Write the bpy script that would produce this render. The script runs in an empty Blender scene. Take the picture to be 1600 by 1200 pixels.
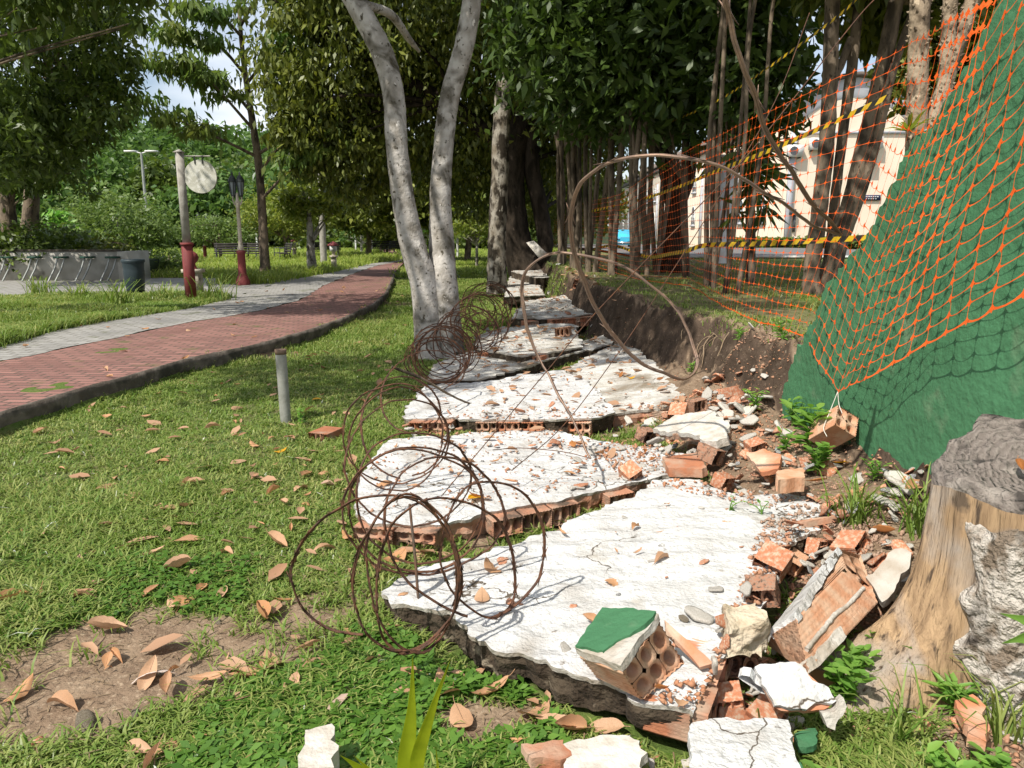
import bpy, math, random
import numpy as np
from mathutils import Vector, Matrix
from mathutils.geometry import delaunay_2d_cdt
R = random.Random(11); rng = np.random.default_rng(11)
sc = bpy.context.scene; C = sc.collection
# ------------------------------------------------------------------ camera, sky, sun, exposure
TH = math.radians(11.2); FPX = 1186.0; CH = 1.4
cd = bpy.data.cameras.new("camera"); cam = bpy.data.objects.new("camera", cd); C.objects.link(cam)
cam.location = (0, 0, CH); cam.rotation_euler = (math.pi/2-TH, 0, 0)
cd.sensor_width = 36; cd.lens = 36*FPX/1600; cd.clip_end = 2000; cd.clip_start = 0.05
sc.camera = cam
SUN = np.array([-0.42, -0.45, 0.78]); SUN /= np.linalg.norm(SUN)
w = bpy.data.worlds.new("World"); sc.world = w; w.use_nodes = True
nt = w.node_tree; nt.nodes.clear()
def N(nt, t, **k):
    n = nt.nodes.new(t)
    for a, b in k.items(): setattr(n, a, b)
    return n
o = N(nt, 'ShaderNodeOutputWorld'); bg = N(nt, 'ShaderNodeBackground')
sky = N(nt, 'ShaderNodeTexSky', sky_type='NISHITA', sun_disc=False)
sky.sun_elevation = math.asin(SUN[2]); sky.sun_rotation = math.atan2(SUN[0], SUN[1]); sky.air_density = 1.0; sky.dust_density = 1.5
tc = N(nt, 'ShaderNodeTexCoord'); mp = N(nt, 'ShaderNodeMapping'); mp.inputs['Scale'].default_value = (1.6, 1.6, 5)
nz = N(nt, 'ShaderNodeTexNoise'); nz.inputs['Scale'].default_value = 1.7; nz.inputs['Detail'].default_value = 7
rp = N(nt, 'ShaderNodeValToRGB'); rp.color_ramp.elements[0].position = .38; rp.color_ramp.elements[1].position = .66
mx = N(nt, 'ShaderNodeMix', data_type='RGBA'); mx.inputs[7].default_value = (8.6, 8.8, 9.2, 1)
L = nt.links.new
L(tc.outputs['Generated'], mp.inputs[0]); L(mp.outputs[0], nz.inputs['Vector']); L(nz.outputs[0], rp.inputs[0])
L(rp.outputs[0], mx.inputs[0]); L(sky.outputs[0], mx.inputs[6]); L(mx.outputs[2], bg.inputs[0]); L(bg.outputs[0], o.inputs[0])
bg.inputs[1].default_value = 0.115
sd = bpy.data.lights.new("sun", 'SUN'); so = bpy.data.objects.new("sun", sd); C.objects.link(so)
sd.energy = 4.8; sd.angle = math.radians(0.53); sd.color = (1, .95, .86)
so.rotation_euler = Vector(SUN).to_track_quat('Z', 'Y').to_euler()
sc.view_settings.view_transform = 'Standard'; sc.view_settings.look = 'None'; sc.view_settings.exposure = 0.34; sc.view_settings.gamma = 1
sc.cycles.use_denoising = True; sc.cycles.max_bounces = 6; sc.cycles.diffuse_bounces = 3; sc.cycles.transparent_max_bounces = 4
sc.cycles.sample_clamp_indirect = 6
# ------------------------------------------------------------------ pixel rays of the 1600 x 1200 picture
ct, st = math.cos(TH), math.sin(TH)
def ray(px, py):
    dx = (px-800)/FPX; dy = (600-py)/FPX
    return np.array([dx, ct+dy*st, dy*ct-st])
def G(px, py, z=0.0): d = ray(px, py); return np.array([0, 0, CH])+d*(z-CH)/d[2]
def P(px, py, Y): d = ray(px, py); return np.array([0, 0, CH])+d*Y/d[1]
def PX(px, py, x): d = ray(px, py); return np.array([0, 0, CH])+d*x/d[0]
def PL(px, py, c):      # plane z = c0 + c1 x + c2 y
    d = ray(px, py); t = (c[0]-CH)/(d[2]-c[1]*d[0]-c[2]*d[1]); return np.array([0, 0, CH])+d*t
def sstep(t): t = np.clip(t, 0, 1); return t*t*(3-2*t)
_T = rng.random((64, 64, 64))
def vn(x, y, z=0.0):
    x, y, z = np.broadcast_arrays(np.asarray(x, float), np.asarray(y, float), np.asarray(z, float))
    xi, yi, zi = np.floor(x).astype(int), np.floor(y).astype(int), np.floor(z).astype(int)
    fx, fy, fz = sstep(x-xi), sstep(y-yi), sstep(z-zi)
    def g(a, b, c): return _T[(xi+a) & 63, (yi+b) & 63, (zi+c) & 63]
    def lp(a, b, t): return a+(b-a)*t
    return 2*lp(lp(lp(g(0,0,0), g(1,0,0), fx), lp(g(0,1,0), g(1,1,0), fx), fy),
              lp(lp(g(0,0,1), g(1,0,1), fx), lp(g(0,1,1), g(1,1,1), fx), fy), fz)-1
def fbm(x, y, z=0.0, o=4):
    s = 0; a = 1
    for i in range(o): s = s+a*vn(np.asarray(x)*2**i+i*7.3, np.asarray(y)*2**i+i*3.1, np.asarray(z)*2**i); a *= .5
    return s
def pip(x, y, poly):
    x = np.asarray(x, float); y = np.asarray(y, float); ins = np.zeros(x.shape, bool); n = len(poly)
    for i in range(n):
        x1, y1 = poly[i][:2]; x2, y2 = poly[(i+1) % n][:2]
        if y1 == y2: continue
        c = ((y1 > y) != (y2 > y)) & (x < (x2-x1)*(y-y1)/(y2-y1)+x1); ins ^= c
    return ins
# ------------------------------------------------------------------ mesh building
class MB:
    def __init__(s): s.v = []; s.q = []; s.t = []; s.qm = []; s.tm = []; s.n = 0
    def add(s, v, q=None, t=None, m=0):
        v = np.asarray(v, float).reshape(-1, 3)
        if q is not None and len(q):
            q = np.asarray(q, int).reshape(-1, 4); s.q.append(q+s.n); s.qm.append(np.full(len(q), m) if np.isscalar(m) else np.asarray(m))
        if t is not None and len(t):
            t = np.asarray(t, int).reshape(-1, 3); s.t.append(t+s.n); s.tm.append(np.full(len(t), m) if np.isscalar(m) else np.asarray(m))
        s.v.append(v); s.n += len(v); return s
    def mesh(s, name, mats, smooth=False):
        me = bpy.data.meshes.new(name); v = np.concatenate(s.v)
        q = np.concatenate(s.q) if s.q else np.zeros((0, 4), int); t = np.concatenate(s.t) if s.t else np.zeros((0, 3), int)
        me.vertices.add(len(v)); me.vertices.foreach_set('co', v.astype(np.float32).ravel())
        nl = q.size+t.size; me.loops.add(nl); me.polygons.add(len(q)+len(t))
        me.loops.foreach_set('vertex_index', np.concatenate([q.ravel(), t.ravel()]).astype(np.int32))
        st_ = np.concatenate([np.arange(len(q))*4, q.size+np.arange(len(t))*3]).astype(np.int32)
        me.polygons.foreach_set('loop_start', st_)
        mi = np.concatenate(([np.concatenate(s.qm)] if s.q else [])+([np.concatenate(s.tm)] if s.t else [])).astype(np.int32)
        if not isinstance(mats, (list, tuple)): mats = [mats]
        for m in mats: me.materials.append(m)
        me.polygons.foreach_set('material_index', mi)
        if smooth: me.polygons.foreach_set('use_smooth', np.ones(len(q)+len(t), bool))
        me.update(calc_edges=True); me.validate(); return me
    def build(s, name, mats, parent=None, smooth=False):
        ob = bpy.data.objects.new(name, s.mesh(name, mats, smooth)); C.objects.link(ob)
        if parent is not None:
            ob.parent = parent; ob.matrix_parent_inverse = parent.matrix_basis.inverted()
        return ob
    def box(s, c, d, rz=0, m=0, M=None):
        x, y, z = [a/2 for a in d]
        v = np.array([[-x,-y,-z],[x,-y,-z],[x,y,-z],[-x,y,-z],[-x,-y,z],[x,-y,z],[x,y,z],[-x,y,z]])
        if M is not None: v = v @ np.array(M).T
        c_, s_ = math.cos(rz), math.sin(rz); v = v @ np.array([[c_, s_, 0],[-s_, c_, 0],[0,0,1]])+np.asarray(c)
        return s.add(v, [[0,3,2,1],[4,5,6,7],[0,1,5,4],[1,2,6,5],[2,3,7,6],[3,0,4,7]], m=m)
    def tube(s, pts, rad, n=8, m=0, cap=True, rough=0, flat=1.0):
        p = np.asarray(pts, float); k = len(p); rad = np.full(k, rad, float) if np.isscalar(rad) else np.asarray(rad, float)
        d = np.gradient(p, axis=0); d /= np.linalg.norm(d, axis=1)[:, None]+1e-12
        up = np.array([0.31, .17, .93]) if abs(d[0][2]) < .8 else np.array([1, .2, 0.])
        V = []; a = np.arange(n)*2*math.pi/n; u = None
        for i in range(k):
            u = np.cross(up, d[i]) if u is None else u-np.dot(u, d[i])*d[i]
            u /= np.linalg.norm(u)+1e-12; v_ = np.cross(d[i], u)
            r = rad[i]*(1+(rough*(rng.random(n)-.5) if rough else 0))
            V.append(p[i]+(np.cos(a)*r)[:, None]*u+(np.sin(a)*r*flat)[:, None]*v_)
        q = []; I = np.arange(n); J = (I+1) % n
        for i in range(k-1): q.append(np.stack([i*n+I, i*n+J, (i+1)*n+J, (i+1)*n+I], 1))
        s.add(np.concatenate(V), np.concatenate(q), m=m)
        if cap:
            for i, fl in ((0, 1), (k-1, 0)):
                b = V[i]; c = b.mean(0); t = np.stack([I, J, np.full(n, n)], 1)
                if fl: t = t[:, ::-1]
                s.add(np.vstack([b, c]), t=t, m=m)
        return s
    def lathe(s, prof, c, n=16, m=0):      # prof: (r, z)
        a = np.arange(n)*2*math.pi/n; V = [np.stack([r*np.cos(a)+c[0], r*np.sin(a)+c[1], np.full(n, z+c[2])], 1) for r, z in prof]
        I = np.arange(n); J = (I+1) % n
        return s.add(np.concatenate(V), np.concatenate([np.stack([i*n+I, i*n+J, (i+1)*n+J, (i+1)*n+I], 1) for i in range(len(prof)-1)]), m=m)
def tag(o_, label=None, cat=None, group=None, kind=None):
    if label: o_['label'] = label
    if cat: o_['category'] = cat
    if group: o_['group'] = group
    if kind: o_['kind'] = kind
    return o_
def thing(name, loc, label, cat, group=None):
    e = bpy.data.objects.new(name, None); C.objects.link(e); e.location = tuple(float(a) for a in loc); e.empty_display_size = .1
    bpy.context.view_layer.update() if False else None
    e.matrix_basis = Matrix.Translation(e.location)
    return tag(e, label, cat, group)
def crv(pts, n=8):      # Catmull-Rom
    p = np.asarray(pts, float); p = np.vstack([2*p[0]-p[1], p, 2*p[-1]-p[-2]]); out = []
    for i in range(1, len(p)-2):
        for t in np.linspace(0, 1, n, endpoint=False):
            a, b, c, d = p[i-1:i+3]
            out.append(.5*((2*b)+(c-a)*t+(2*a-5*b+4*c-d)*t*t+(3*b-a-3*c+d)*t**3))
    out.append(p[-2]); return np.array(out)
# ------------------------------------------------------------------ materials
def newmat(name):
    m = bpy.data.materials.new(name); m.use_nodes = True; t = m.node_tree; b = t.nodes['Principled BSDF']; return m, t, b
def rgb(c): return (c[0], c[1], c[2], 1)
def noise_mix(t, c1, c2, scale, lo=.4, hi=.6, detail=6, coord=None, dist=0):
    n = N(t, 'ShaderNodeTexNoise'); n.inputs['Scale'].default_value = scale; n.inputs['Detail'].default_value = detail; n.inputs['Distortion'].default_value = dist
    if coord: t.links.new(coord, n.inputs['Vector'])
    r = N(t, 'ShaderNodeMapRange'); r.inputs[1].default_value = lo; r.inputs[2].default_value = hi; t.links.new(n.outputs[0], r.inputs[0])
    x = N(t, 'ShaderNodeMix', data_type='RGBA'); t.links.new(r.outputs[0], x.inputs[0])
    for sck, c in ((6, c1), (7, c2)):
        if isinstance(c, tuple): x.inputs[sck].default_value = rgb(c)
        else: t.links.new(c, x.inputs[sck])
    return x.outputs[2]
def bump(t, b, scale, strength, dist=.01, detail=8, coord=None, prev=None):
    n = N(t, 'ShaderNodeTexNoise'); n.inputs['Scale'].default_value = scale; n.inputs['Detail'].default_value = detail
    if coord: t.links.new(coord, n.inputs['Vector'])
    bp = N(t, 'ShaderNodeBump'); bp.inputs['Strength'].default_value = strength; bp.inputs['Distance'].default_value = dist
    t.links.new(n.outputs[0], bp.inputs['Height'])
    if prev: t.links.new(prev, bp.inputs['Normal'])
    t.links.new(bp.outputs[0], b.inputs['Normal']); return bp.outputs[0]
def objc(t): return N(t, 'ShaderNodeTexCoord').outputs['Object']
def vary(t, col, amt, src='island'):      # random lightness per leaf / per object
    if src == 'island': r = N(t, 'ShaderNodeNewGeometry').outputs['Random Per Island']
    else: r = N(t, 'ShaderNodeObjectInfo').outputs['Random']
    m = N(t, 'ShaderNodeMapRange'); m.inputs[3].default_value = 1-amt; m.inputs[4].default_value = 1+amt; t.links.new(r, m.inputs[0])
    h = N(t, 'ShaderNodeHueSaturation'); t.links.new(m.outputs[0], h.inputs['Value']); t.links.new(col, h.inputs['Color']); return h.outputs[0], r
def M(name, c1, c2=None, scale=8, lo=.4, hi=.62, rough=.85, bs=40, bst=.4, bd=.01, metal=0, extra=None, obr=0):
    m, t, b = newmat(name); co = objc(t); b.inputs['Roughness'].default_value = rough; b.inputs['Metallic'].default_value = metal
    col = noise_mix(t, c1, c2 or tuple(a*.7 for a in c1), scale, lo, hi, coord=co)
    if extra: col = noise_mix(t, col, extra[0], extra[1], extra[2], extra[3], coord=co)
    if obr: col, _ = vary(t, col, obr, 'object')
    t.links.new(col, b.inputs['Base Color'])
    if bst: bump(t, b, bs, bst, bd, coord=co)
    b.inputs['Specular IOR Level'].default_value = .3
    return m
def leafmat(name, cols, amt=.35, trans=.35, rough=.45, src='island', spec=.4, lo=0, hi=1):
    m, t, b = newmat(name)
    r = N(t, 'ShaderNodeNewGeometry').outputs['Random Per Island'] if src == 'island' else N(t, 'ShaderNodeObjectInfo').outputs['Random']
    rp = N(t, 'ShaderNodeValToRGB'); e = rp.color_ramp.elements
    for i, c in enumerate(cols):
        p = i/(len(cols)-1) if len(cols) > 1 else 0
        el = e[0] if i == 0 else (e[1] if i == len(cols)-1 else e.new(p)); el.position = p; el.color = rgb(c)
    t.links.new(r, rp.inputs[0]); col = rp.outputs[0]
    col = noise_mix(t, col, tuple(np.mean(cols, 0)*.75), 1.1 if src == 'island' else 25, .35, .75, coord=objc(t))
    b.inputs['Roughness'].default_value = rough; b.inputs['Specular IOR Level'].default_value = spec
    tr = N(t, 'ShaderNodeBsdfTranslucent'); ms = N(t, 'ShaderNodeMixShader'); ms.inputs[0].default_value = trans
    h = N(t, 'ShaderNodeHueSaturation'); h.inputs['Value'].default_value = 1.5; h.inputs['Saturation'].default_value = 1.1; t.links.new(col, h.inputs['Color']); t.links.new(h.outputs[0], tr.inputs[0])
    t.links.new(col, b.inputs['Base Color']); t.links.new(b.outputs[0], ms.inputs[1]); t.links.new(tr.outputs[0], ms.inputs[2])
    t.links.new(ms.outputs[0], t.nodes['Material Output'].inputs[0]); return m
MAT = {}
MAT['terra'] = M('terracotta', (.46,.185,.095), (.36,.14,.075), 14, rough=.9, bs=90, bst=.35, extra=((.50,.36,.26), 7, .46, .66), obr=.28)
MAT['terra_old'] = M('weathered terracotta', (.42,.20,.12), (.36,.24,.17), 11, rough=.95, bs=70, bst=.6, extra=((.10,.07,.05), 7, .52, .68))
MAT['terra_pale'] = M('pale terracotta', (.50,.25,.14), (.55,.36,.24), 16, rough=.9, bs=80, bst=.4, obr=.1)
MAT['mortar'] = M('mortar', (.46,.43,.38), (.36,.31,.25), 12, rough=.95, bs=60, bst=.8)
MAT['stone'] = M('rubble stone', (.46,.39,.29), (.36,.29,.20), 13, rough=.95, bs=40, bst=.9, bd=.02, obr=.25)
MAT['chip'] = M('plaster chip', (.56,.53,.48), (.44,.40,.34), 20, rough=.95, bs=60, bst=.6, obr=.2)
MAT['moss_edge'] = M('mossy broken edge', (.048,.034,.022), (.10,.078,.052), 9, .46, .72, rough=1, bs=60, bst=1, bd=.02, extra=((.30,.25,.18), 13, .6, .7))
def plaster(name, base, dirt, stain, amt):
    m, t, b = newmat(name); co = objc(t)
    c = noise_mix(t, base, dirt, 5.5, .42, .7, coord=co); c = noise_mix(t, c, dirt, 45, .5, .7, coord=co); c = noise_mix(t, c, stain, 2.3, .62-amt, .80-amt, detail=10, coord=co, dist=.6)
    c = noise_mix(t, c, (.16,.12,.085), 17, .70-amt*.3, .76, detail=10, coord=co)
    c = noise_mix(t, c, (.36,.22,.14), 6.5, .705, .72, detail=12, coord=co, dist=.3); c = noise_mix(t, c, (.40,.36,.30), 3.7, .60, .78, detail=12, coord=co, dist=.8)
    nd = N(t, 'ShaderNodeTexNoise'); nd.inputs['Scale'].default_value = 5; nd.inputs['Detail'].default_value = 6; t.links.new(co, nd.inputs['Vector']); va = N(t, 'ShaderNodeMix', data_type='RGBA'); va.inputs[0].default_value = .22; t.links.new(co, va.inputs[6]); t.links.new(nd.outputs['Color'], va.inputs[7])
    vo = N(t, 'ShaderNodeTexVoronoi', feature='DISTANCE_TO_EDGE'); vo.inputs['Scale'].default_value = 3.4; t.links.new(va.outputs[2], vo.inputs['Vector']); cr_ = N(t, 'ShaderNodeMapRange'); cr_.inputs[1].default_value = .004; cr_.inputs[2].default_value = .012; t.links.new(vo.outputs[0], cr_.inputs[0])
    mk = N(t, 'ShaderNodeTexNoise'); mk.inputs['Scale'].default_value = 1.9; t.links.new(co, mk.inputs['Vector']); mr = N(t, 'ShaderNodeMapRange'); mr.inputs[1].default_value = .5; mr.inputs[2].default_value = .56; t.links.new(mk.outputs[0], mr.inputs[0]); mm = N(t, 'ShaderNodeMath', operation='SUBTRACT'); mm.inputs[0].default_value = 1; t.links.new(cr_.outputs[0], mm.inputs[1]); m2 = N(t, 'ShaderNodeMath', operation='MULTIPLY'); t.links.new(mm.outputs[0], m2.inputs[0]); t.links.new(mr.outputs[0], m2.inputs[1])
    xk = N(t, 'ShaderNodeMix', data_type='RGBA'); t.links.new(m2.outputs[0], xk.inputs[0]); t.links.new(c, xk.inputs[6]); xk.inputs[7].default_value = (.09,.07,.05,1); c = xk.outputs[2]
    t.links.new(c, b.inputs['Base Color']); b.inputs['Roughness'].default_value = .7; b.inputs['Specular IOR Level'].default_value = .25
    p = bump(t, b, 26, .9, .02, coord=co); bump(t, b, 110, .7, .006, coord=co, prev=p); return m
MAT['white'] = plaster('white painted plaster', (.58,.58,.57), (.45,.44,.42), (.30,.265,.22), .045)
MAT['white_stain'] = plaster('stained white plaster', (.57,.56,.53), (.44,.41,.35), (.22,.18,.13), .13)
MAT['green'] = M('green painted render', (.058,.175,.082), (.046,.145,.066), 2.5, .35, .7, rough=.75, bs=24, bst=.8, bd=.014, extra=((.15,.22,.13), 5.5, .60, .82))
MAT['wire'] = M('rusty wire', (.085,.048,.035), (.16,.075,.042), 30, rough=.7, bs=100, bst=.3, metal=.5)
MAT['wire_tan'] = M('weathered galvanised wire', (.26,.17,.12), (.20,.14,.11), 20, rough=.5, bs=80, bst=.2, metal=.5)
MAT['iron'] = M('rusty iron bar', (.12,.09,.07), (.16,.085,.05), 24, rough=.8, metal=.3)
MAT['orange'] = M('orange plastic mesh', (.85,.13,.018), (.75,.11,.015), 9, rough=.45, bst=0)
MAT['tapeY'] = M('yellow tape', (.58,.38,.02), (.46,.30,.02), 10, rough=.4, bst=0)
MAT['tapeB'] = M('black tape', (.018,.017,.016), (.03,.028,.02), 10, rough=.4, bst=0)
MAT['cord'] = M('pale cord', (.6,.57,.5), (.5,.46,.4), 30, bst=0)
MAT['pipe'] = M('grey pipe', (.27,.27,.24), (.21,.21,.18), 12, rough=.7, bs=60, bst=.25)
MAT['piperim'] = M('rusty pipe rim', (.13,.09,.065), (.18,.12,.08), 30, rough=.9)
def barkmat(name, pale, mid, dark, s1, lo, hi, vert=1.0, ds=.4):
    m, t, b = newmat(name); co = objc(t); mp_ = N(t, 'ShaderNodeMapping'); mp_.inputs['Scale'].default_value = (1, 1, vert); t.links.new(co, mp_.inputs[0]); co = mp_.outputs[0]
    c = noise_mix(t, pale, mid, 6, .4, .65, coord=co); c = noise_mix(t, c, dark, s1, lo, hi, detail=12, coord=co, dist=ds); c = noise_mix(t, c, dark, s1*5, .60, .68, detail=6, coord=co)
    c = noise_mix(t, c, tuple(min(1, a*1.35) for a in pale), 11, .68, .72, detail=4, coord=co)
    t.links.new(c, b.inputs['Base Color']); b.inputs['Roughness'].default_value = .95; b.inputs['Specular IOR Level'].default_value = .15
    bump(t, b, 30, .7, .02, coord=co); return m
MAT['bark_pale'] = barkmat('pale lichen bark', (.45,.42,.38), (.25,.225,.19), (.07,.06,.042), 4.2, .49, .68, .9, .8)
MAT['bark_mott'] = barkmat('mottled bark', (.33,.30,.25), (.18,.15,.11), (.035,.028,.02), 6.5, .44, .56, .6)
MAT['bark_dark'] = barkmat('dark bark', (.05,.038,.028), (.035,.027,.02), (.018,.014,.01), 5, .45, .6, .4)
MAT['bark_brown'] = barkmat('brown bark', (.20,.155,.11), (.13,.10,.072), (.05,.04,.03), 6, .5, .64, .4)
MAT['bark_spiky'] = barkmat('spiny tan bark', (.34,.27,.19), (.24,.18,.12), (.10,.075,.05), 9, .5, .62, .7)
MAT['leaf_dark'] = leafmat('dark glossy leaves', [(.04,.07,.012),(.08,.125,.02),(.16,.20,.03),(.26,.28,.05)], trans=.3)
MAT['leaf_drac'] = leafmat('grove leaves', [(.025,.05,.012),(.05,.10,.02),(.11,.17,.03)], trans=.3, spec=.35)
MAT['leaf_left'] = leafmat('mid green leaves', [(.04,.075,.014),(.08,.135,.024),(.16,.215,.04)], trans=.35)
MAT['leaf_rust'] = leafmat('olive and rusty leaves', [(0.135,0.225,0.045),(0.292,0.338,0.068),(0.360,0.270,0.068),(0.225,0.135,0.045),(0.112,0.203,0.045)], trans=.35)
MAT['leaf_far'] = leafmat('forest leaves', [(0.048,0.104,0.029),(0.096,0.184,0.040),(0.160,0.256,0.056)], trans=.3, spec=.2)
MAT['leaf_olive'] = leafmat('olive bush leaves', [(0.095,0.162,0.041),(0.162,0.243,0.054),(0.203,0.270,0.068)], trans=.35)
MAT['leaf_yel'] = leafmat('yellow green leaves', [(0.130,0.195,0.039),(0.234,0.286,0.039),(0.286,0.312,0.052)], trans=.4)
MAT['grass'] = leafmat('lawn grass', [(.06,.15,.012),(.11,.25,.02),(.17,.35,.03),(.24,.41,.05),(.40,.40,.14)], trans=.3, rough=.5, spec=.3)
MAT['cover'] = leafmat('ground cover leaves', [(.05,.13,.016),(.09,.21,.026),(.15,.28,.04)], trans=.3, rough=.5)
MAT['weed'] = leafmat('weed leaves', [(0.112,0.275,0.050),(0.188,0.375,0.062),(0.275,0.450,0.088)], trans=.4)
MAT['blade'] = leafmat('yellow green blade', [(.26,.34,.015),(.32,.38,.02)], trans=.5, src='object')
MAT['dry'] = leafmat('dry leaves', [(.50,.31,.19),(.62,.43,.28),(.40,.20,.10),(.66,.50,.35),(.30,.17,.10),(.58,.36,.20),(.48,.22,.08)], trans=.12, rough=.6, src='object', spec=.3)
MAT['dry_red'] = leafmat('russet leaves', [(.40,.16,.05),(.46,.20,.07)], trans=.15, src='object')
MAT['dry_yel'] = leafmat('yellow leaf', [(.75,.40,.03),(.70,.36,.02)], trans=.2, src='object')
MAT['straw'] = leafmat('dry litter', [(.30,.22,.13),(.42,.32,.19),(.20,.13,.08)], trans=.1)
MAT['root'] = M('roots', (.30,.22,.14), (.20,.14,.09), 20, bst=.3)
# ground: soil with grass-green lawn areas (attribute 'lawn') and dark bank earth, its colour deepened to stand for shade (attribute 'bank')
def groundmat():
    m, t, b = newmat('ground'); co = objc(t)
    soil = noise_mix(t, (.255,.185,.125), (.175,.12,.08), 7, .35, .65, coord=co); soil = noise_mix(t, soil, (.34,.26,.18), 60, .55, .7, coord=co)
    lawn = noise_mix(t, (.075,.12,.03), (.16,.14,.07), 5, .4, .68, coord=co); lawn = noise_mix(t, lawn, (.10,.15,.03), .35, .4, .65, coord=co)
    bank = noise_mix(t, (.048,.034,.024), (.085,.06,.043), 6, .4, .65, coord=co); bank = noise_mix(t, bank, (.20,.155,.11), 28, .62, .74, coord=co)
    far = lawn
    a1 = N(t, 'ShaderNodeAttribute', attribute_name='lawn'); a2 = N(t, 'ShaderNodeAttribute', attribute_name='bank')
    x1 = N(t, 'ShaderNodeMix', data_type='RGBA'); t.links.new(a1.outputs['Fac'], x1.inputs[0]); t.links.new(soil, x1.inputs[6]); t.links.new(lawn, x1.inputs[7])
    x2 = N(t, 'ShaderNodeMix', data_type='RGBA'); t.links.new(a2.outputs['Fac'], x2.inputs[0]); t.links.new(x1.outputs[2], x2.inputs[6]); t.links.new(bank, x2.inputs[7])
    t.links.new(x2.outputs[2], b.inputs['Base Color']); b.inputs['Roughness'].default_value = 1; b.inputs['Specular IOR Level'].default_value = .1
    p = bump(t, b, 25, .8, .03, coord=co); bump(t, b, 140, .6, .008, coord=co, prev=p); return m
MAT['ground'] = groundmat()
def brickmat(name, c1, c2, mort, bw, rh, rot=0):
    m, t, b = newmat(name); co = objc(t); mp_ = N(t, 'ShaderNodeMapping'); mp_.inputs['Rotation'].default_value = (0, 0, rot); t.links.new(co, mp_.inputs[0])
    br = N(t, 'ShaderNodeTexBrick'); t.links.new(mp_.outputs[0], br.inputs['Vector']); br.inputs['Scale'].default_value = 1
    br.inputs['Brick Width'].default_value = bw; br.inputs['Row Height'].default_value = rh; br.inputs['Mortar Size'].default_value = .012; br.inputs['Mortar Smooth'].default_value = .3
    br.inputs['Color1'].default_value = rgb(c1); br.inputs['Color2'].default_value = rgb(c2); br.inputs['Mortar'].default_value = rgb(mort)
    c = noise_mix(t, br.outputs['Color'], tuple(a*.6 for a in c1), 1.3, .5, .72, coord=co); c = noise_mix(t, c, (.10,.11,.04), 3.1, .60, .74, detail=10, coord=co)
    c = noise_mix(t, c, tuple(min(.6, a*1.5) for a in c2), 9, .6, .8, coord=co)
    t.links.new(c, b.inputs['Base Color']); b.inputs['Roughness'].default_value = .9; b.inputs['Specular IOR Level'].default_value = .2
    bp = N(t, 'ShaderNodeBump'); bp.inputs['Strength'].default_value = .6; bp.inputs['Distance'].default_value = .01; bp.invert = True; t.links.new(br.outputs['Fac'], bp.inputs['Height'])
    bump(t, b, 60, .4, .006, coord=co, prev=bp.outputs[0]); return m
MAT['path'] = brickmat('red pavers', (.30,.155,.128), (.19,.098,.083), (.10,.075,.06), .21, .105, .06)
MAT['paver'] = brickmat('grey pavers', (.33,.32,.30), (.27,.26,.24), (.15,.14,.12), .24, .12, .06)
MAT['kerb'] = M('kerb concrete', (.16,.135,.11), (.085,.07,.055), 6, rough=1, bs=40, bst=.8, extra=((.05,.045,.035), 4, .5, .64))
MAT['asphalt'] = M('asphalt', (.16,.155,.15), (.12,.12,.115), 3, rough=.95, bs=90, bst=.3)
# ------------------------------------------------------------------ terrain heights
TOPX = ([3.2, 4.6, 5.4, 6.9, 8.4, 11.6, 18.5, 40, 400], [1.98, 1.98, 1.97, 1.75, 1.48, 1.17, 1.0, .9, 2])
edge = [G(px, py, .15) for px, py in ((0,648),(100,617),(200,590),(300,560),(400,540),(480,518),(540,497),(585,476),(605,458),(613,440),(618,425),(634,408))]
EY = [-5, 3]+[p[1] for p in edge]+[60, 90]; EX = [-3.9, -3.7]+[p[0] for p in edge]+[-9, -16]
mid_ = [G(px, py, .15) for px, py in ((0,565),(134,538),(284,506),(406,486),(467,470),(508,445),(557,426),(589,415),(632,407.5))]
MY = [-5, 3]+[p[1] for p in mid_]+[60, 90]; MX = [-5.3, -5.2]+[p[0] for p in mid_]+[-10.2, -17.5]
gl = [G(px, py, .15) for px, py in ((0,543),(81,518),(183,500),(284,484),(353,469),(440,440),(528,424),(580,412),(626,406.5))]
LY = [-5, 3]+[p[1] for p in gl]+[60, 90]; LX = [-6.3, -6.2]+[p[0] for p in gl]+[-11, -18.5]
def kerbx(y): return np.interp(y, EY, EX)
def H0(x, y):
    x = np.asarray(x, float); y = np.asarray(y, float)
    tx = np.interp(y, *TOPX)+.12*vn(y*.9, 3.3)+.05*vn(y*3.1, 9.2)
    hi = np.interp(y, [0, 25, 40, 65, 120], [.66, .64, .55, .2, .0])
    rise = .26*sstep((x-.75)/.9)*sstep((y-1.6)/1.6)*sstep((9-y)/3)
    left = .135*sstep((kerbx(y)+.06-x)/.16)+.10*sstep((y-20)/14)*sstep((x-kerbx(y))/2)
    base = left+rise
    t = sstep((x-tx+.30)/.30)
    h = base+(np.maximum(hi, base)-base)*t
    return h
def H(x, y):
    x = np.asarray(x, float); y = np.asarray(y, float)
    near = np.exp(-((x*x+y*y)/300))
    tx = np.interp(y, *TOPX); bk = np.exp(-((x-tx+.12)/.28)**2)*(y > 3)*(y < 30)
    return H0(x, y)+near*(.025*vn(x*1.6, y*1.6)+.012*vn(x*6, y*6))+bk*(.07*vn(x*7, y*4)+.05*vn(x*17, y*13)+.025*vn(x*40, y*35))
def Hs(x, y): return float(H(x, y))
c_soil = G(225, 1045, 0)
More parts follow.
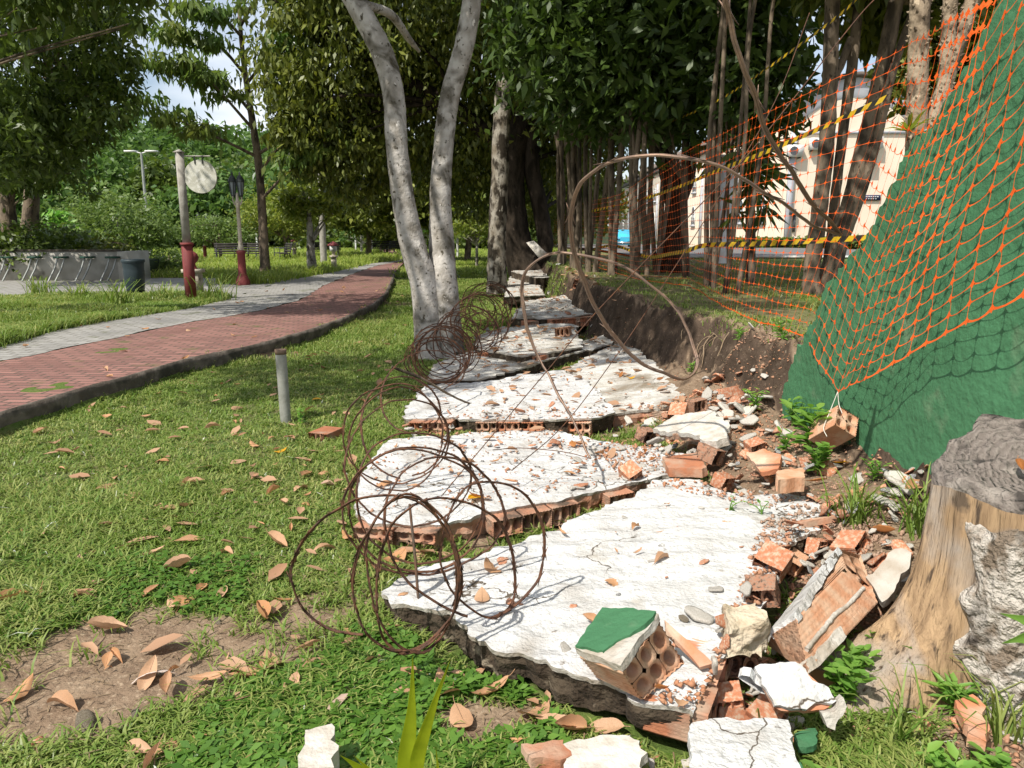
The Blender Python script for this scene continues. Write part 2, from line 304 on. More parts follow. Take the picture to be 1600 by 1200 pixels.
def soilmask(x, y):      # bare soil patches on the lawn
    d = np.sqrt(((x-c_soil[0])/.66)**2+((y-c_soil[1]-.25*(x-c_soil[0]))/.44)**2)+.35*vn(x*3, y*3)+.2*vn(x*9, y*9)
    d2 = np.sqrt(((x+.06)/.25)**2+((y-1.98)/.12)**2)+.3*vn(x*8, y*8)
    d3 = 1.35-1.0*sstep((fbm(x*.9+5, y*.9, 2.0, 3)-.55)/.4)
    return np.minimum(np.minimum(d, d2), d3)
# ------------------------------------------------------------------ ground sheet
def axis(parts):
    out = []
    for a, b, s_ in parts: out.append(np.arange(a, b, s_))
    return np.concatenate(out)
xs = axis([(-600,-100,50),(-100,-30,7),(-30,-7,1),(-7,-4,.15),(-4,1.2,.05),(1.2,2.3,.025),(2.3,5,.12),(5,30,1),(30,100,7),(100,601,50)])
ys = axis([(-20,.6,2),(.6,4,.045),(4,14,.055),(14,30,.25),(30,70,1.5),(70,200,10),(200,1001,80)])
X, Y = np.meshgrid(xs, ys); Z = H(X, Y)
sl = np.gradient(Z, axis=1)/np.gradient(X, axis=1)
b = MB(); nx, ny = len(xs), len(ys); I = (np.arange(ny-1)[:, None]*nx+np.arange(nx-1)[None]).ravel()
b.add(np.stack([X, Y, Z], -1).reshape(-1, 3), np.stack([I, I+1, I+nx+1, I+nx], 1))
gnd = b.build('ground', MAT['ground'], smooth=True); tag(gnd, kind='structure')
tx = np.interp(Y, *TOPX)
lawn = sstep((soilmask(X, Y)-.85)/.3)*sstep((1.15-X-.004*Y)/.3+1*(Y > 16))
lawn = np.where((X > tx+.1) & (Y > 3), .55+.45*sstep(fbm(X*.8, Y*.8, 5)), lawn)
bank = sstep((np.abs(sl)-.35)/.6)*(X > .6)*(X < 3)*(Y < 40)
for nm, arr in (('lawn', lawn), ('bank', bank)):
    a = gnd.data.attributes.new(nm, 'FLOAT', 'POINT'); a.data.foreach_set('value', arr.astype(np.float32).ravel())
# paths
def strip(name, fl, fr, y0, y1, z, mat, dy=.25, wob=.0):
    yy = np.arange(y0, y1, dy); n = len(yy); l = fl(yy)+wob*vn(yy*3, 1.1); r = fr(yy)+wob*vn(yy*3, 8.1); k = 5
    V = np.stack([np.stack([l+(r-l)*i/k, yy, np.full(n, z)], 1) for i in range(k+1)], 1).reshape(-1, 3); w_ = k+1
    q = [[i*w_+j, i*w_+j+1, (i+1)*w_+j+1, (i+1)*w_+j] for i in range(n-1) for j in range(k)]
    return tag(MB().add(V, q).build(name, mat), kind='structure')
strip('brick_path', lambda y: np.interp(y, MY, MX), lambda y: kerbx(y)-.02, 2, 62, .152, MAT['path'])
strip('paved_path', lambda y: np.interp(y, LY, LX), lambda y: np.interp(y, MY, MX)-.01, 2, 62, .156, MAT['paver'], wob=.06)
strip('paved_court', lambda y: np.full_like(y, -16.), lambda y: np.interp(y, LY, LX)-.02, G(200,463,.15)[1], G(200,434,.15)[1], .148, MAT['paver'], wob=.1)
strip('paved_lane', lambda y: np.full_like(y, -26.), lambda y: np.full_like(y, -9.), 36, 39.5, .156, MAT['paver'])
# kerb of the path with rough dark face
yy = np.arange(2.5, 26, .12); kx = kerbx(yy); V = []
for i, y in enumerate(yy):
    e = .02*vn(y*5, .5); f = .03*vn(y*3.3, 4.5)
    V += [(kx[i]-.05, y, .156), (kx[i]+.0+e, y, .163+.010*vn(y*6, 2)), (kx[i]+.015+e*1.5+f*.5, y, .115+.02*vn(y*4, 7)), (kx[i]-.02+f*1.5, y, -.08)]
q = [[i*4+j, i*4+j+1, (i+1)*4+j+1, (i+1)*4+j] for i in range(len(yy)-1) for j in range(3)]
tag(MB().add(V, q).build('path_kerb', MAT['kerb']), kind='structure')
# street on the terrace
b = MB(); b.add([(4,24,.70),(60,24,.70),(60,34,.70),(4,34,.70)], [[0,1,2,3]])
b.add([(4,34,.70),(16,34,.70),(16,45,.60),(4,45,.60),(16,70,.24),(4,70,.24),(16,130,.12),(4,130,.12)], [[0,1,2,3],[3,2,4,5],[5,4,6,7]])
tag(b.build('street', MAT['asphalt']), kind='structure')
MAT['wpaint'] = M('white paint', (.62,.62,.60), (.5,.49,.46), 5, bst=.2)
b = MB(); b.box((32, 23.9, .70), (56, .22, .06), m=0); b.box((32, 23.95, .60), (55.9, .16, .2), m=1)
tag(b.build('street_kerb', [MAT['wpaint'], MAT['kerb']]), kind='structure')
# ------------------------------------------------------------------ hollow clay bricks
def hollow_unit(nu, nv, seed=0, ragged=0.0, back=False):
    """unit block with nu x nv round cells bored along w; front at w=0"""
    r_ = random.Random(seed); mb = MB(); K = 16
    ang = np.arange(K)*2*math.pi/K+math.pi/K
    for i in range(nu):
        for j in range(nv):
            cu, cv = (i+.5)/nu, (j+.5)/nv; hu, hv = .5/nu, .5/nv
            rr = .74*(1+r_.uniform(-.06, .06)); w0 = r_.uniform(0, ragged)
            sq = []
            for a in ang:
                c_, s_ = math.cos(a), math.sin(a); m_ = max(abs(c_), abs(s_)); sq.append((cu+hu*c_/m_, cv+hv*s_/m_, w0))
            ci = [(cu+hu*rr*(.92*math.cos(a)), cv+hv*rr*math.sin(a), w0+.004) for a in ang]
            dp = [(cu+hu*rr*.92*math.cos(a), cv+hv*rr*math.sin(a), .96) for a in ang]
            I_ = np.arange(K); J_ = (I_+1) % K
            mb.add(sq+ci+dp, np.concatenate([np.stack([I_, J_, J_+K, I_+K], 1), np.stack([I_+K, J_+K, J_+2*K, I_+2*K], 1)]))
            if not back: mb.add(dp+[(cu, cv, .96)], t=np.stack([I_, J_, np.full(K, K)], 1)[:, ::-1])
    # ribbed outer skin
    n = 17
    def prof(k): return -.018 if k % 2 else .018
    ring = []
    for k in range(n+1): ring.append((k/n, prof(k)))
    for k in range(1, n+1): ring.append((1-prof(k), k/n))
    for k in range(1, n+1): ring.append((1-k/n, 1-prof(k)))
    for k in range(1, n): ring.append((prof(k), 1-k/n))
    m_ = len(ring); V = [(a, c_, .0) for a, c_ in ring]+[(a, c_, 1.) for a, c_ in ring]
    I_ = np.arange(m_); J_ = (I_+1) % m_
    mb.add(V, np.stack([J_, I_, I_+m_, J_+m_], 1))
    if not back: mb.add([(0,0,1),(1,0,1),(1,1,1),(0,1,1)], [[0,1,2,3]])
    return mb
def trilin(mb, c8):      # c8[u][v][w] corner points
    c = np.array(c8, float).reshape(2, 2, 2, 3)
    for k in range(len(mb.v)):
        u, v, w_ = mb.v[k][:, 0:1], mb.v[k][:, 1:2], mb.v[k][:, 2:3]
        a = c[0,0,0]*(1-u)+c[1,0,0]*u; d = c[0,1,0]*(1-u)+c[1,1,0]*u; e = c[0,0,1]*(1-u)+c[1,0,1]*u; f = c[0,1,1]*(1-u)+c[1,1,1]*u
        mb.v[k] = (a*(1-v)+d*v)*(1-w_)+(e*(1-v)+f*v)*w_
    return mb
# ------------------------------------------------------------------ fallen wall slabs
SL = []      # (polygon, plane, name)
def jag(poly, step, amp, seed):
    out = []; n = len(poly); s_ = 0
    for i in range(n):
        a, b_ = np.array(poly[i][:2]), np.array(poly[(i+1) % n][:2]); d = b_-a; l = np.linalg.norm(d); k = max(1, int(l/step))
        nr = np.array([-d[1], d[0]])/(l+1e-9)
        for j in range(k):
            t = j/k; p = a+d*t; s_ += l/k; out.append(p+nr*amp*(.55*vn(s_*5+seed*3.7, seed*1.3)+.55*vn(s_*23+seed, 4.1)+.35*vn(s_*60+seed, 9.1))*(0.3+min(1, 4*t*(1-t)+.2)))
    return np.array(out)
def plate(poly, plane, res, seed, ridge=.0035, bumpy=.006):
    """triangulated rough top surface of a plaster sheet: verts, tris, ordered boundary count"""
    n = len(poly); mn, mx_ = poly.min(0), poly.max(0)
    gx, gy = np.meshgrid(np.arange(mn[0], mx_[0], res), np.arange(mn[1], mx_[1], res)); gx = gx+rng.uniform(-.3, .3, gx.shape)*res; gy = gy+rng.uniform(-.3, .3, gy.shape)*res
    gx, gy = gx.ravel(), gy.ravel(); k = pip(gx, gy, poly)
    d = np.min(np.hypot(gx[:, None]-poly[None, :, 0], gy[:, None]-poly[None, :, 1]), 1) if len(gx)*n < 4e6 else np.full(len(gx), 1)
    k &= d > res*.5
    pts = [Vector((float(a), float(b_))) for a, b_ in poly]+[Vector((float(a), float(b_))) for a, b_ in zip(gx[k], gy[k])]
    vs, es, fs, *_ = delaunay_2d_cdt(pts, [], [list(range(n))], 1, 1e-6)
    v = np.array([(p.x, p.y) for p in vs]); f = np.array([q for q in fs if len(q) == 3])
    z = plane[0]+plane[1]*v[:, 0]+plane[2]*v[:, 1]
    z = z+bumpy*fbm(v[:, 0]*9, v[:, 1]*9, seed, 4)+ridge*np.sin((v[:, 1]*1.0+.05*v[:, 0])*46+3*vn(v[:, 0]*2, v[:, 1]*2, seed))+.012*fbm(v[:, 0]*1.7, v[:, 1]*1.7, seed+3, 2)
    return np.column_stack([v, z]), f
def slab(name, label, px, plane, thick, seed, res=.03, amp=.022, mats=('white','moss_edge'), bricks=(), skin=.017, group='fallen wall slabs', prot=.03):
    poly0 = [PL(a, b_, plane)[:2] for a, b_ in px]
    if sum(poly0[i][0]*poly0[(i+1) % len(poly0)][1]-poly0[(i+1) % len(poly0)][0]*poly0[i][1] for i in range(len(poly0))) < 0: poly0 = poly0[::-1]
    poly = jag(poly0, res*.8, amp, seed); SL.append((np.array(poly0), plane))
    V, T = plate(poly, plane, res, seed)
    cen = np.array(poly0).mean(0); root = thing(name, (cen[0], cen[1], Hs(*cen)), label, 'wall slab', group)
    mb = MB(); nf = np.cross(V[T[0][1]]-V[T[0][0]], V[T[0][2]]-V[T[0][0]]); T = T if nf[2] > 0 else T[:, ::-1]
    mb.add(V, t=T)
    # boundary skirt from mesh edges used once
    e = np.concatenate([T[:, [0,1]], T[:, [1,2]], T[:, [2,0]]]); key = np.sort(e, 1); u, idx, cnt = np.unique(key, axis=0, return_index=True, return_counts=True)
    be = e[idx[cnt == 1]]
    def skirt(m_, z0, z1, off0, off1, a):
        A, B_ = V[be[:, 0]], V[be[:, 1]]
        def dn(p, z_, off): 
            q_ = p.copy(); c_ = p[:, :2]-cen; L_ = np.linalg.norm(c_, axis=1)[:, None]; nn = off+a*fbm(p[:, 0]*14, p[:, 1]*14, seed+z_*40, 3)
            q_[:, :2] -= c_/L_*nn[:, None]; q_[:, 2] -= z_*(1+.25*vn(p[:, 0]*9, p[:, 1]*9, seed)); return q_
        zs = np.linspace(z0, z1, 4 if z1-z0 > .03 else 2); os_ = np.linspace(off0, off1, len(zs)); n_ = len(be)
        for i in range(len(zs)-1):
            vv = np.concatenate([dn(A, zs[i], os_[i]), dn(B_, zs[i], os_[i]), dn(B_, zs[i+1], os_[i+1]), dn(A, zs[i+1], os_[i+1])]); k_ = np.arange(n_)
            m_.add(vv, np.stack([k_+n_, k_, k_+3*n_, k_+2*n_], 1))
    n0 = len(mb.q); skirt(mb, 0, skin, 0, .006, .0)
    for i_ in range(n0, len(mb.q)): mb.qm[i_] = np.ones(len(mb.q[i_]), int)
    mb.build('plaster_face', [MAT[mats[0]], MAT['mortar']], root)
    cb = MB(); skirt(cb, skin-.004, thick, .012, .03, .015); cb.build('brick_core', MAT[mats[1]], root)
    for (a, b_, num, drop, cells, skip) in bricks:      # row of hollow bricks exposed along an edge
        A, B_ = PL(a[0], a[1], plane), PL(b_[0], b_[1], plane); d = (B_-A); d2 = d/np.linalg.norm(d); inn = np.array([-d2[1], d2[0], 0]); 
        if np.dot(inn[:2], cen-A[:2]) < 0: inn = -inn
        for i in range(num):
            if i in skip: continue
            t0, t1 = (i+.04)/num, (i+.96)/num; p, q_ = A+d*t0, A+d*t1; o_ = -inn*(prot+.02*R.random())
            up = np.array([0, 0, -skin]); dnv = np.array([0, 0, -skin-drop])+np.array([0, 0, R.uniform(-.006, .006)])
            c8 = [[[p+dnv+o_, p+dnv+inn*.15],[p+up+o_, p+up+inn*.15]],[[q_+dnv+o_, q_+dnv+inn*.15],[q_+up+o_, q_+up+inn*.15]]]
            trilin(hollow_unit(cells[0], cells[1], R.randint(0, 99), .12), c8).build('hollow_brick', MAT[R.choice(['terra','terra','terra_old'])], root)
    return root
P1 = (.13, .07, 0.)
slab('fallen_wall_slab', 'largest white plastered wall slab lying nearest the camera, green chunk on top', [(595,931),(616,910),(660,884),(744,872),(781,853),(800,851),(850,833),(900,810),(987,777),(1020,752),(1093,750),(1123,763),(1160,770),(1210,772),(1290,775),(1325,787),(1300,806),(1220,818),(1283,830),(1243,842),(1233,862),(1210,912),(1197,942),(1143,972),(1133,1027),(1107,1068),(1087,1113),(1033,1100),(967,1075),(900,1056),(830,1030),(775,1015),(744,1000),(716,975),(662,953),(620,946)], P1, .115, 1, res=.02, amp=.02,
     bricks=[((1140,985),(1092,1108),3,.095,(2,2),())], prot=.008)
P2 = (.125, .03, 0.)
slab('fallen_wall_slab', 'white wall slab with dark round brick holes along its front edge, second from the camera', [(556,806),(558,745),(580,718),(606,690),(660,684),(720,678),(800,672),(870,671),(950,688),(1040,700),(1100,720),(1085,741),(1035,745),(985,757),(940,767),(900,776),(830,788),(760,800),(735,812),(690,818),(630,820),(575,818)], P2, .11, 2, res=.03, mats=('white','terra_old'),
     bricks=[((556,812),(690,821),2,.1,(3,2),()), ((760,803),(985,759),5,.085,(3,1),(3,))], amp=.014, prot=.05)
P3 = (.12, .055, 0.)
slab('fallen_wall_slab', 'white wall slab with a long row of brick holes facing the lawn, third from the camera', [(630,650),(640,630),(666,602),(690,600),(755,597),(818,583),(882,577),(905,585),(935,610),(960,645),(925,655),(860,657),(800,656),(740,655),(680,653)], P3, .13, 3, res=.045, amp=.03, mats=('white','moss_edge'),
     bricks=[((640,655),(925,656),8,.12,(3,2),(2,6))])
P3b = (.02, .13, 0.)
slab('tilted_wall_slab', 'stained beige wall slab tilted up towards the earth bank', [(884,577),(905,563),(960,537),(1000,545),(1030,575),(1068,605),(1072,632),(1037,640),(996,642),(958,646),(930,610)], P3b, .12, 4, res=.045, amp=.03, mats=('white_stain','terra_old'), bricks=[((1075,618),(1030,641),1,.1,(3,2),())])
P4 = (.14, .03, 0.)
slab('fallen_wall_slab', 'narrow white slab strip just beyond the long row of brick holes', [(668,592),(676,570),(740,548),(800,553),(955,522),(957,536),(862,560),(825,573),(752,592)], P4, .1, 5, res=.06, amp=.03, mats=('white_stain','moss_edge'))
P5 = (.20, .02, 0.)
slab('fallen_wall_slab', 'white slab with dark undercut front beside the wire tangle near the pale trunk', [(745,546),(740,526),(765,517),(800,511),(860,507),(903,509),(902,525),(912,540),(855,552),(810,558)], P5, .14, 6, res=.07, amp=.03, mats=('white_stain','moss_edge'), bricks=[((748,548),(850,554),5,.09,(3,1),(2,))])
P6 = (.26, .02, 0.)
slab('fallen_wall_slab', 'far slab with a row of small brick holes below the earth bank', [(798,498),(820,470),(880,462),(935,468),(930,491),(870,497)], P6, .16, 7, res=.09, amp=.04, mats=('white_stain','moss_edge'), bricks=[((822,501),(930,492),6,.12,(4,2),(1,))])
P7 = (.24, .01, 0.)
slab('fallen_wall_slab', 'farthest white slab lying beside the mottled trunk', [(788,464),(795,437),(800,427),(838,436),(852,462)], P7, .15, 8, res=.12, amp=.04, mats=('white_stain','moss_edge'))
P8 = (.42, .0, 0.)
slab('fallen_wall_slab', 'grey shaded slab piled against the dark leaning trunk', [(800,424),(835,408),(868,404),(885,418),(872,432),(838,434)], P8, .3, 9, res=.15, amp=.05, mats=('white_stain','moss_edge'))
def support(x, y):
    z = Hs(x, y); on = False
    for poly, pl in SL:
        if pip(np.array([x]), np.array([y]), poly)[0]:
            s_ = pl[0]+pl[1]*x+pl[2]*y+.004
            if s_ > z: z = s_; on = True
    return z, on
# slanted grey board leaning on the far trunk
t_ = thing('leaning_board', P(838,392,21), 'grey ribbed wall board leaning on the dark trunk beyond the slabs', 'board')
b = MB(); q8 = [P(822,379,20.8), P(834,376,20.8), P(855,396,20.5), P(843,404,20.5)]
b.add([p+np.array([0,d_,0]) for d_ in (0,.12) for p in q8], [[3,2,1,0],[4,5,6,7],[0,1,5,4],[1,2,6,5],[2,3,7,6],[3,0,4,7]]); b.build('board', MAT['chip'], t_)
# ------------------------------------------------------------------ chunks of brick and plaster
def hexa(top4, bot4, m, mb=None, n=10, rough=.006, seed=0):
    """rough block between two quads (same winding)"""
    mb = mb or MB(); c = np.array([bot4, top4], float)
    def pt(u, v, w_):
        a = (c[:, 0]*(1-u)+c[:, 1]*u)*(1-v)+(c[:, 3]*(1-u)+c[:, 2]*u)*v; return a[0]*(1-w_)+a[1]*w_
    for fx in range(6):
        V = []
        for i in range(n+1):
            for j in range(n+1):
                a, d = i/n, j/n; u, v, w_ = [(a,d,0),(a,d,1),(a,0,d),(a,1,d),(0,a,d),(1,a,d)][fx]
                p = pt(u, v, w_); q_ = (p*16+seed*5)
                V.append(p+rough*np.array([fbm(*q_), fbm(*(q_+20)), fbm(*(q_+40))]))
        I_ = np.array([[i*(n+1)+j, (i+1)*(n+1)+j, (i+1)*(n+1)+j+1, i*(n+1)+j+1] for i in range(n) for j in range(n)])
        if fx in (0, 3, 4): I_ = I_[:, ::-1]
        mb.add(np.array(V), I_, m=m)
    return mb
def Gp(px, py, z): return G(px, py, z)
# chunk with green painted face
t_ = thing('wall_chunk', Gp(990,1060,.17), 'broken wall chunk with green painted face and round brick holes on the white slab', 'wall chunk')
tp = [Gp(908,1030,.235), Gp(972,1046,.295), Gp(1032,977,.315), Gp(946,962,.275)]      # upper rim of the brick: left, front, right, back
bt = [Gp(935,1060,.165), Gp(1003,1094,.165), Gp(1068,1036,.165), Gp(1000,985,.165)]
nrm = np.cross(tp[2]-tp[0], tp[3]-tp[1]); nrm /= np.linalg.norm(nrm); o_ = np.mean(tp, 0); tp = [p-nrm*np.dot(p-o_, nrm) for p in tp]
c8 = [[[bt[1], bt[0]],[tp[1], tp[0]]],[[bt[2], bt[3]],[tp[2], tp[3]]]]
trilin(hollow_unit(3, 2, 5, .05), c8).build('hollow_brick', MAT['terra_pale'], t_)
pp = [p+nrm*.004+(p-np.mean(tp, 0))*.03 for p in tp]; hexa([p+nrm*.022 for p in pp], pp, 0, seed=2).build('mortar_layer', MAT['mortar'], t_)
gq = [pp[0]+nrm*.031, pp[1]*.62+pp[0]*.30+pp[3]*.08+nrm*.031, pp[1]*.30+pp[2]*.66+pp[3]*.04+nrm*.031, pp[2]*.98+pp[3]*.02+nrm*.031, pp[3]+nrm*.031]
def skin(poly3, nrm_, th, mat, parent, name, amp=.01, seed=1, res=.012):      # thin paint or plaster layer with ragged rim
    p0 = np.array(poly3); o_ = p0.mean(0); ex = p0[1]-p0[0]; ex = ex/np.linalg.norm(ex); ez = nrm_/np.linalg.norm(nrm_); ex = ex-np.dot(ex, ez)*ez; ex /= np.linalg.norm(ex); ey = np.cross(ez, ex)
    p2 = np.stack([(p0-o_)@ex, (p0-o_)@ey], 1)
    if np.sum(p2[:, 0]*np.roll(p2[:, 1], -1)-np.roll(p2[:, 0], -1)*p2[:, 1]) < 0: p2 = p2[::-1]
    j = jag(p2, res, amp, seed); V, T = plate(j, (0, 0, 0), res*1.6, seed, ridge=.0008, bumpy=.0015); V[:, 2] = np.clip(V[:, 2], -.006, .006)
    e = np.concatenate([T[:, [0,1]], T[:, [1,2]], T[:, [2,0]]]); u, idx, cnt = np.unique(np.sort(e, 1), axis=0, return_index=True, return_counts=True); be = e[idx[cnt == 1]]
    W = o_+V[:, :1]*ex+V[:, 1:2]*ey+(V[:, 2:]+th)*ez; n_ = len(be)
    mb = MB().add(W, t=T); A, B_ = W[be[:, 0]], W[be[:, 1]]; k_ = np.arange(n_); mb.add(np.concatenate([A, B_, B_-ez*(th+.006), A-ez*(th+.006)]), np.stack([k_+n_, k_, k_+3*n_, k_+2*n_], 1))
    return mb.build(name, mat, parent)
skin(gq, nrm, .006, MAT['green'], t_, 'painted_face', .008, 3)
# terracotta strip leaning on it
t_ = thing('brick_strip', Gp(1080,1010,.2), 'long orange brick strip leaning against the green faced chunk', 'brick piece')
hexa([Gp(1037,968,.26), Gp(1116,1037,.205), Gp(1093,1043,.19), Gp(1043,985,.25)], [Gp(1037,972,.245), Gp(1112,1044,.18), Gp(1094,1047,.175), Gp(1040,992,.235)], 0, seed=4, n=6, rough=.003).build('strip', MAT['terra'], t_)
# big double brick chunk beside the stump
t_ = thing('wall_chunk', Gp(1285,1000,.1), 'big wall chunk with white face and ribbed brick side leaning by the stump', 'wall chunk')
def cell(px, py, Y): return P(px, py, Y)
near_ = dict(tl=P(1208,990,2.17), tr=P(1208,1010,2.08), br=P(1262,1056,2.02)); 
a0, a1 = P(1206,992,2.12), P(1312,858,2.52)           # upper left rim of white face
b0, b1 = P(1243,968,2.10), P(1322,886,2.46)           # rim between white and ribbed side
c0, c1 = P(1264,1056,1.98), P(1372,944,2.32)          # lower rim of ribbed side
d0, d1 = P(1200,1008,2.30), P(1345,868,2.66)          # hidden back rim
c8 = [[[c1, c0],[b1, b0]],[[d1, d0],[a1, a0]]]
trilin(hollow_unit(3, 2, 8, .06), c8).build('hollow_brick', MAT['terra_pale'], t_)
nw = np.cross(a1-a0, b0-a0); nw /= np.linalg.norm(nw); nw = nw if nw[2] > 0 else -nw
skin([a0-(b0-a0)*.05, b0, b1, a1], nw, .02, MAT['white'], t_, 'plaster_face', .008, 5)
mid0, mid1 = (b0*.45+c0*.55), (b1*.45+c1*.55); nf = np.cross(b1-b0, c0-b0); nf /= np.linalg.norm(nf); nf = nf if nf[1] < 0 else -nf
MB().tube(crv([mid0+nf*.002+(mid1-mid0)*t+.004*np.array([R.uniform(-1,1) for _ in range(3)]) for t in np.linspace(.02,.98,7)], 4), .008, 6, rough=.6).build('mortar_joint', MAT['mortar'], t_)
hexa([c0+nf*.006+(b0-c0)*.0, c0+(c1-c0)*.5+nf*.01, c0+(c1-c0)*.5+(b0-c0)*.2, c0+(b0-c0)*.22], [c0-nf*.03, c0+(c1-c0)*.5-nf*.03, c0+(c1-c0)*.5+(b0-c0)*.2-nf*.03, c0+(b0-c0)*.22-nf*.03], 0, seed=9, n=8, rough=.012).build('mortar_lump', MAT['mortar'], t_)
# generic plates and lumps
def plateobj(name, label, cat, pxs, zs, th, mat, seed, group=None, core=None, amp=.012, part='plaster'):
    p = [G(a, b_, z) for (a, b_), z in zip(pxs, zs)]; o_ = np.mean(p, 0); n_ = np.cross(p[1]-p[0], p[2]-p[0]); n_ /= np.linalg.norm(n_); n_ = n_ if n_[2] > 0 else -n_
    e = thing(name, o_, label, cat, group); ob = skin(p, n_, th if not core else th*.45, MAT[mat], e, part, amp, seed, .014)
    if core:
        q_ = [o_+(a-o_)*.95-n_*(.004) for a in p]; skin([a-n_*th*.6 for a in q_], n_, th*.6, MAT[core], e, 'brick_core', amp*.8, seed+1, .014)
    return e
plateobj('plaster_plate', 'white plaster plate on orange shards in front of the big ribbed chunk', 'wall piece', [(1178,1046),(1240,1040),(1292,1078),(1306,1096),(1262,1110),(1212,1102)], [.20,.21,.17,.16,.15,.16], .022, 'white', 31, core='terra')
plateobj('plaster_plate', 'small tilted white plaster flake wedged beside the slab corner', 'wall piece', [(1155,1052),(1172,1050),(1206,1078),(1190,1082)], [.19,.21,.15,.14], .02, 'white', 32)
plateobj('plaster_plate', 'grey mortar plate resting by the foot of the stump', 'wall piece', [(1278,1108),(1312,1085),(1318,1098),(1300,1136),(1284,1126)], [.13,.17,.15,.09,.09], .03, 'mortar', 33)
plateobj('plaster_plate', 'grey mortar plate leaning between ribbed chunk and stump', 'wall piece', [(1352,905),(1400,862),(1424,868),(1402,930),(1378,946)], [.22,.30,.30,.18,.17], .03, 'mortar', 34)
plateobj('plaster_plate', 'white and bare brick chunk at the bottom edge of the picture', 'wall piece', [(1082,1150),(1110,1142),(1230,1145),(1238,1188),(1250,1230),(1080,1225)], [.10]*6, .07, 'white', 35, core='terra_pale')
plateobj('paint_piece', 'flat green painted wall piece on the bottom edge below the white chunk', 'wall piece', [(1150,1206),(1250,1198),(1262,1240),(1140,1250)], [.11]*4, .02, 'green', 36)
plateobj('paint_piece', 'small green painted flake behind the dry leaf at the bottom', 'wall piece', [(1242,1150),(1275,1142),(1270,1168),(1248,1170)], [.06]*4, .012, 'green', 37)
plateobj('plaster_plate', 'beige plaster plate on the rubble below the earth bank', 'wall piece', [(1020,672),(1055,650),(1110,644),(1140,662),(1135,690),(1080,688)], [.24,.30,.34,.32,.26,.22], .05, 'chip', 38, core='terra_old', amp=.02)
plateobj('plaster_plate', 'split beige plaster plate in front of the larger beige one', 'wall piece', [(1095,688),(1130,668),(1140,690),(1122,706),(1100,703)], [.24,.28,.27,.22,.21], .04, 'chip', 39)
plateobj('brick_slab', 'ribbed red brick slab with white plaster rim at the far edge of the front slab', 'wall piece', [(1036,722),(1090,716),(1105,740),(1098,748),(1046,745)], [.2,.22,.22,.2,.19], .04, 'terra', 40)
plateobj('brick_slab', 'pale red brick lying behind the front slab by the weeds', 'wall piece', [(1212,756),(1252,752),(1256,768),(1214,772)], [.27]*4, .06, 'terra_pale', 41)
plateobj('brick_slab', 'curved orange brick sheet by the weeds', 'wall piece', [(1168,716),(1195,708),(1222,718),(1218,738),(1190,742)], [.27,.3,.3,.27,.25], .02, 'terra', 42)
plateobj('brick_slab', 'exposed orange brick at the right tip of the front slab', 'wall piece', [(1222,818),(1300,806),(1322,800),(1320,815),(1262,828)], [.215,.235,.235,.21,.2], .02, 'terra', 43, amp=.006)
plateobj('plaster_plate', 'beige plaster piece at the bottom edge left of the white chunk', 'wall piece', [(880,1172),(930,1160),(1000,1165),(1008,1215),(890,1220)], [.05,.06,.07,.06,.05], .05, 'chip', 44, core='terra', amp=.02)
plateobj('brick_slab', 'orange brick strip at the bottom edge under beige plaster', 'wall piece', [(815,1172),(880,1165),(892,1190),(830,1195)], [.05]*4, .025, 'terra', 45)
plateobj('stone_block', 'cream stone slab at the bottom left edge of the lawn', 'stone', [(478,1170),(520,1160),(532,1195),(525,1230),(470,1230)], [.06]*5, .05, 'chip', 46)
plateobj('brick_slab', 'ribbed orange brick piece in the weeds at the lower right corner', 'wall piece', [(1490,1105),(1520,1098),(1545,1150),(1540,1168),(1510,1160)], [.1]*5, .025, 'terra', 47)
# ------------------------------------------------------------------ standing green wall remnant (runs towards the camera on the right)
WX = 1.74
wp = [(1225,600),(1240,560),(1262,520),(1285,475),(1300,440),(1330,400),(1352,372),(1372,330),(1400,285),(1425,235),(1440,205),(1465,180),(1490,140),(1520,80),(1545,30),(1565,-15),(1640,-200)]
top_ = [PX(a, b_, WX) for a, b_ in wp]; bot_ = [PX(a, b_, WX) for a, b_ in ((1470,812),(1440,780),(1400,752),(1340,724),(1290,712),(1240,690),(1224,650))]
outl = [(p[1], p[2]) for p in top_]+[(1.2, 2.9), (.9, 2.9), (.9, .05), (1.8, .05)]+[(p[1], p[2]) for p in bot_]
wallr = thing('broken_green_wall', (WX+.06, 3, .3), 'standing remnant of a green painted wall with a jagged diagonal broken edge', 'wall')
def wall_layer(x0, x1, amp, seed, mat, name, res=.05, inset=0):
    p = np.array(outl); 
    if np.sum(p[:, 0]*np.roll(p[:, 1], -1)-np.roll(p[:, 0], -1)*p[:, 1]) < 0: p = p[::-1]
    cen = p.mean(0); p = cen+(p-cen)*(1-inset); j = jag(p, .02, amp, seed); V, T = plate(j, (0,0,0), res, seed, ridge=0, bumpy=.005)
    V[:, 2] = np.clip(V[:, 2], -.012, .012)
    F = np.column_stack([np.full(len(V), x0)-V[:, 2], V[:, 0], V[:, 1]]); Bk = np.column_stack([np.full(len(V), x1), V[:, 0], V[:, 1]])
    mb = MB(); mb.add(F, t=T[:, ::-1]); mb.add(Bk, t=T)
    e = np.concatenate([T[:, [0,1]], T[:, [1,2]], T[:, [2,0]]]); u, idx, cnt = np.unique(np.sort(e, 1), axis=0, return_index=True, return_counts=True); be = e[idx[cnt == 1]]; n_ = len(be); k_ = np.arange(n_)
    mb.add(np.concatenate([F[be[:, 0]], F[be[:, 1]], Bk[be[:, 1]], Bk[be[:, 0]]]), np.stack([k_, k_+n_, k_+2*n_, k_+3*n_], 1)); return mb.build(name, mat, wallr)
wall_layer(WX, WX+.016, .03, 61, MAT['green'], 'painted_face')
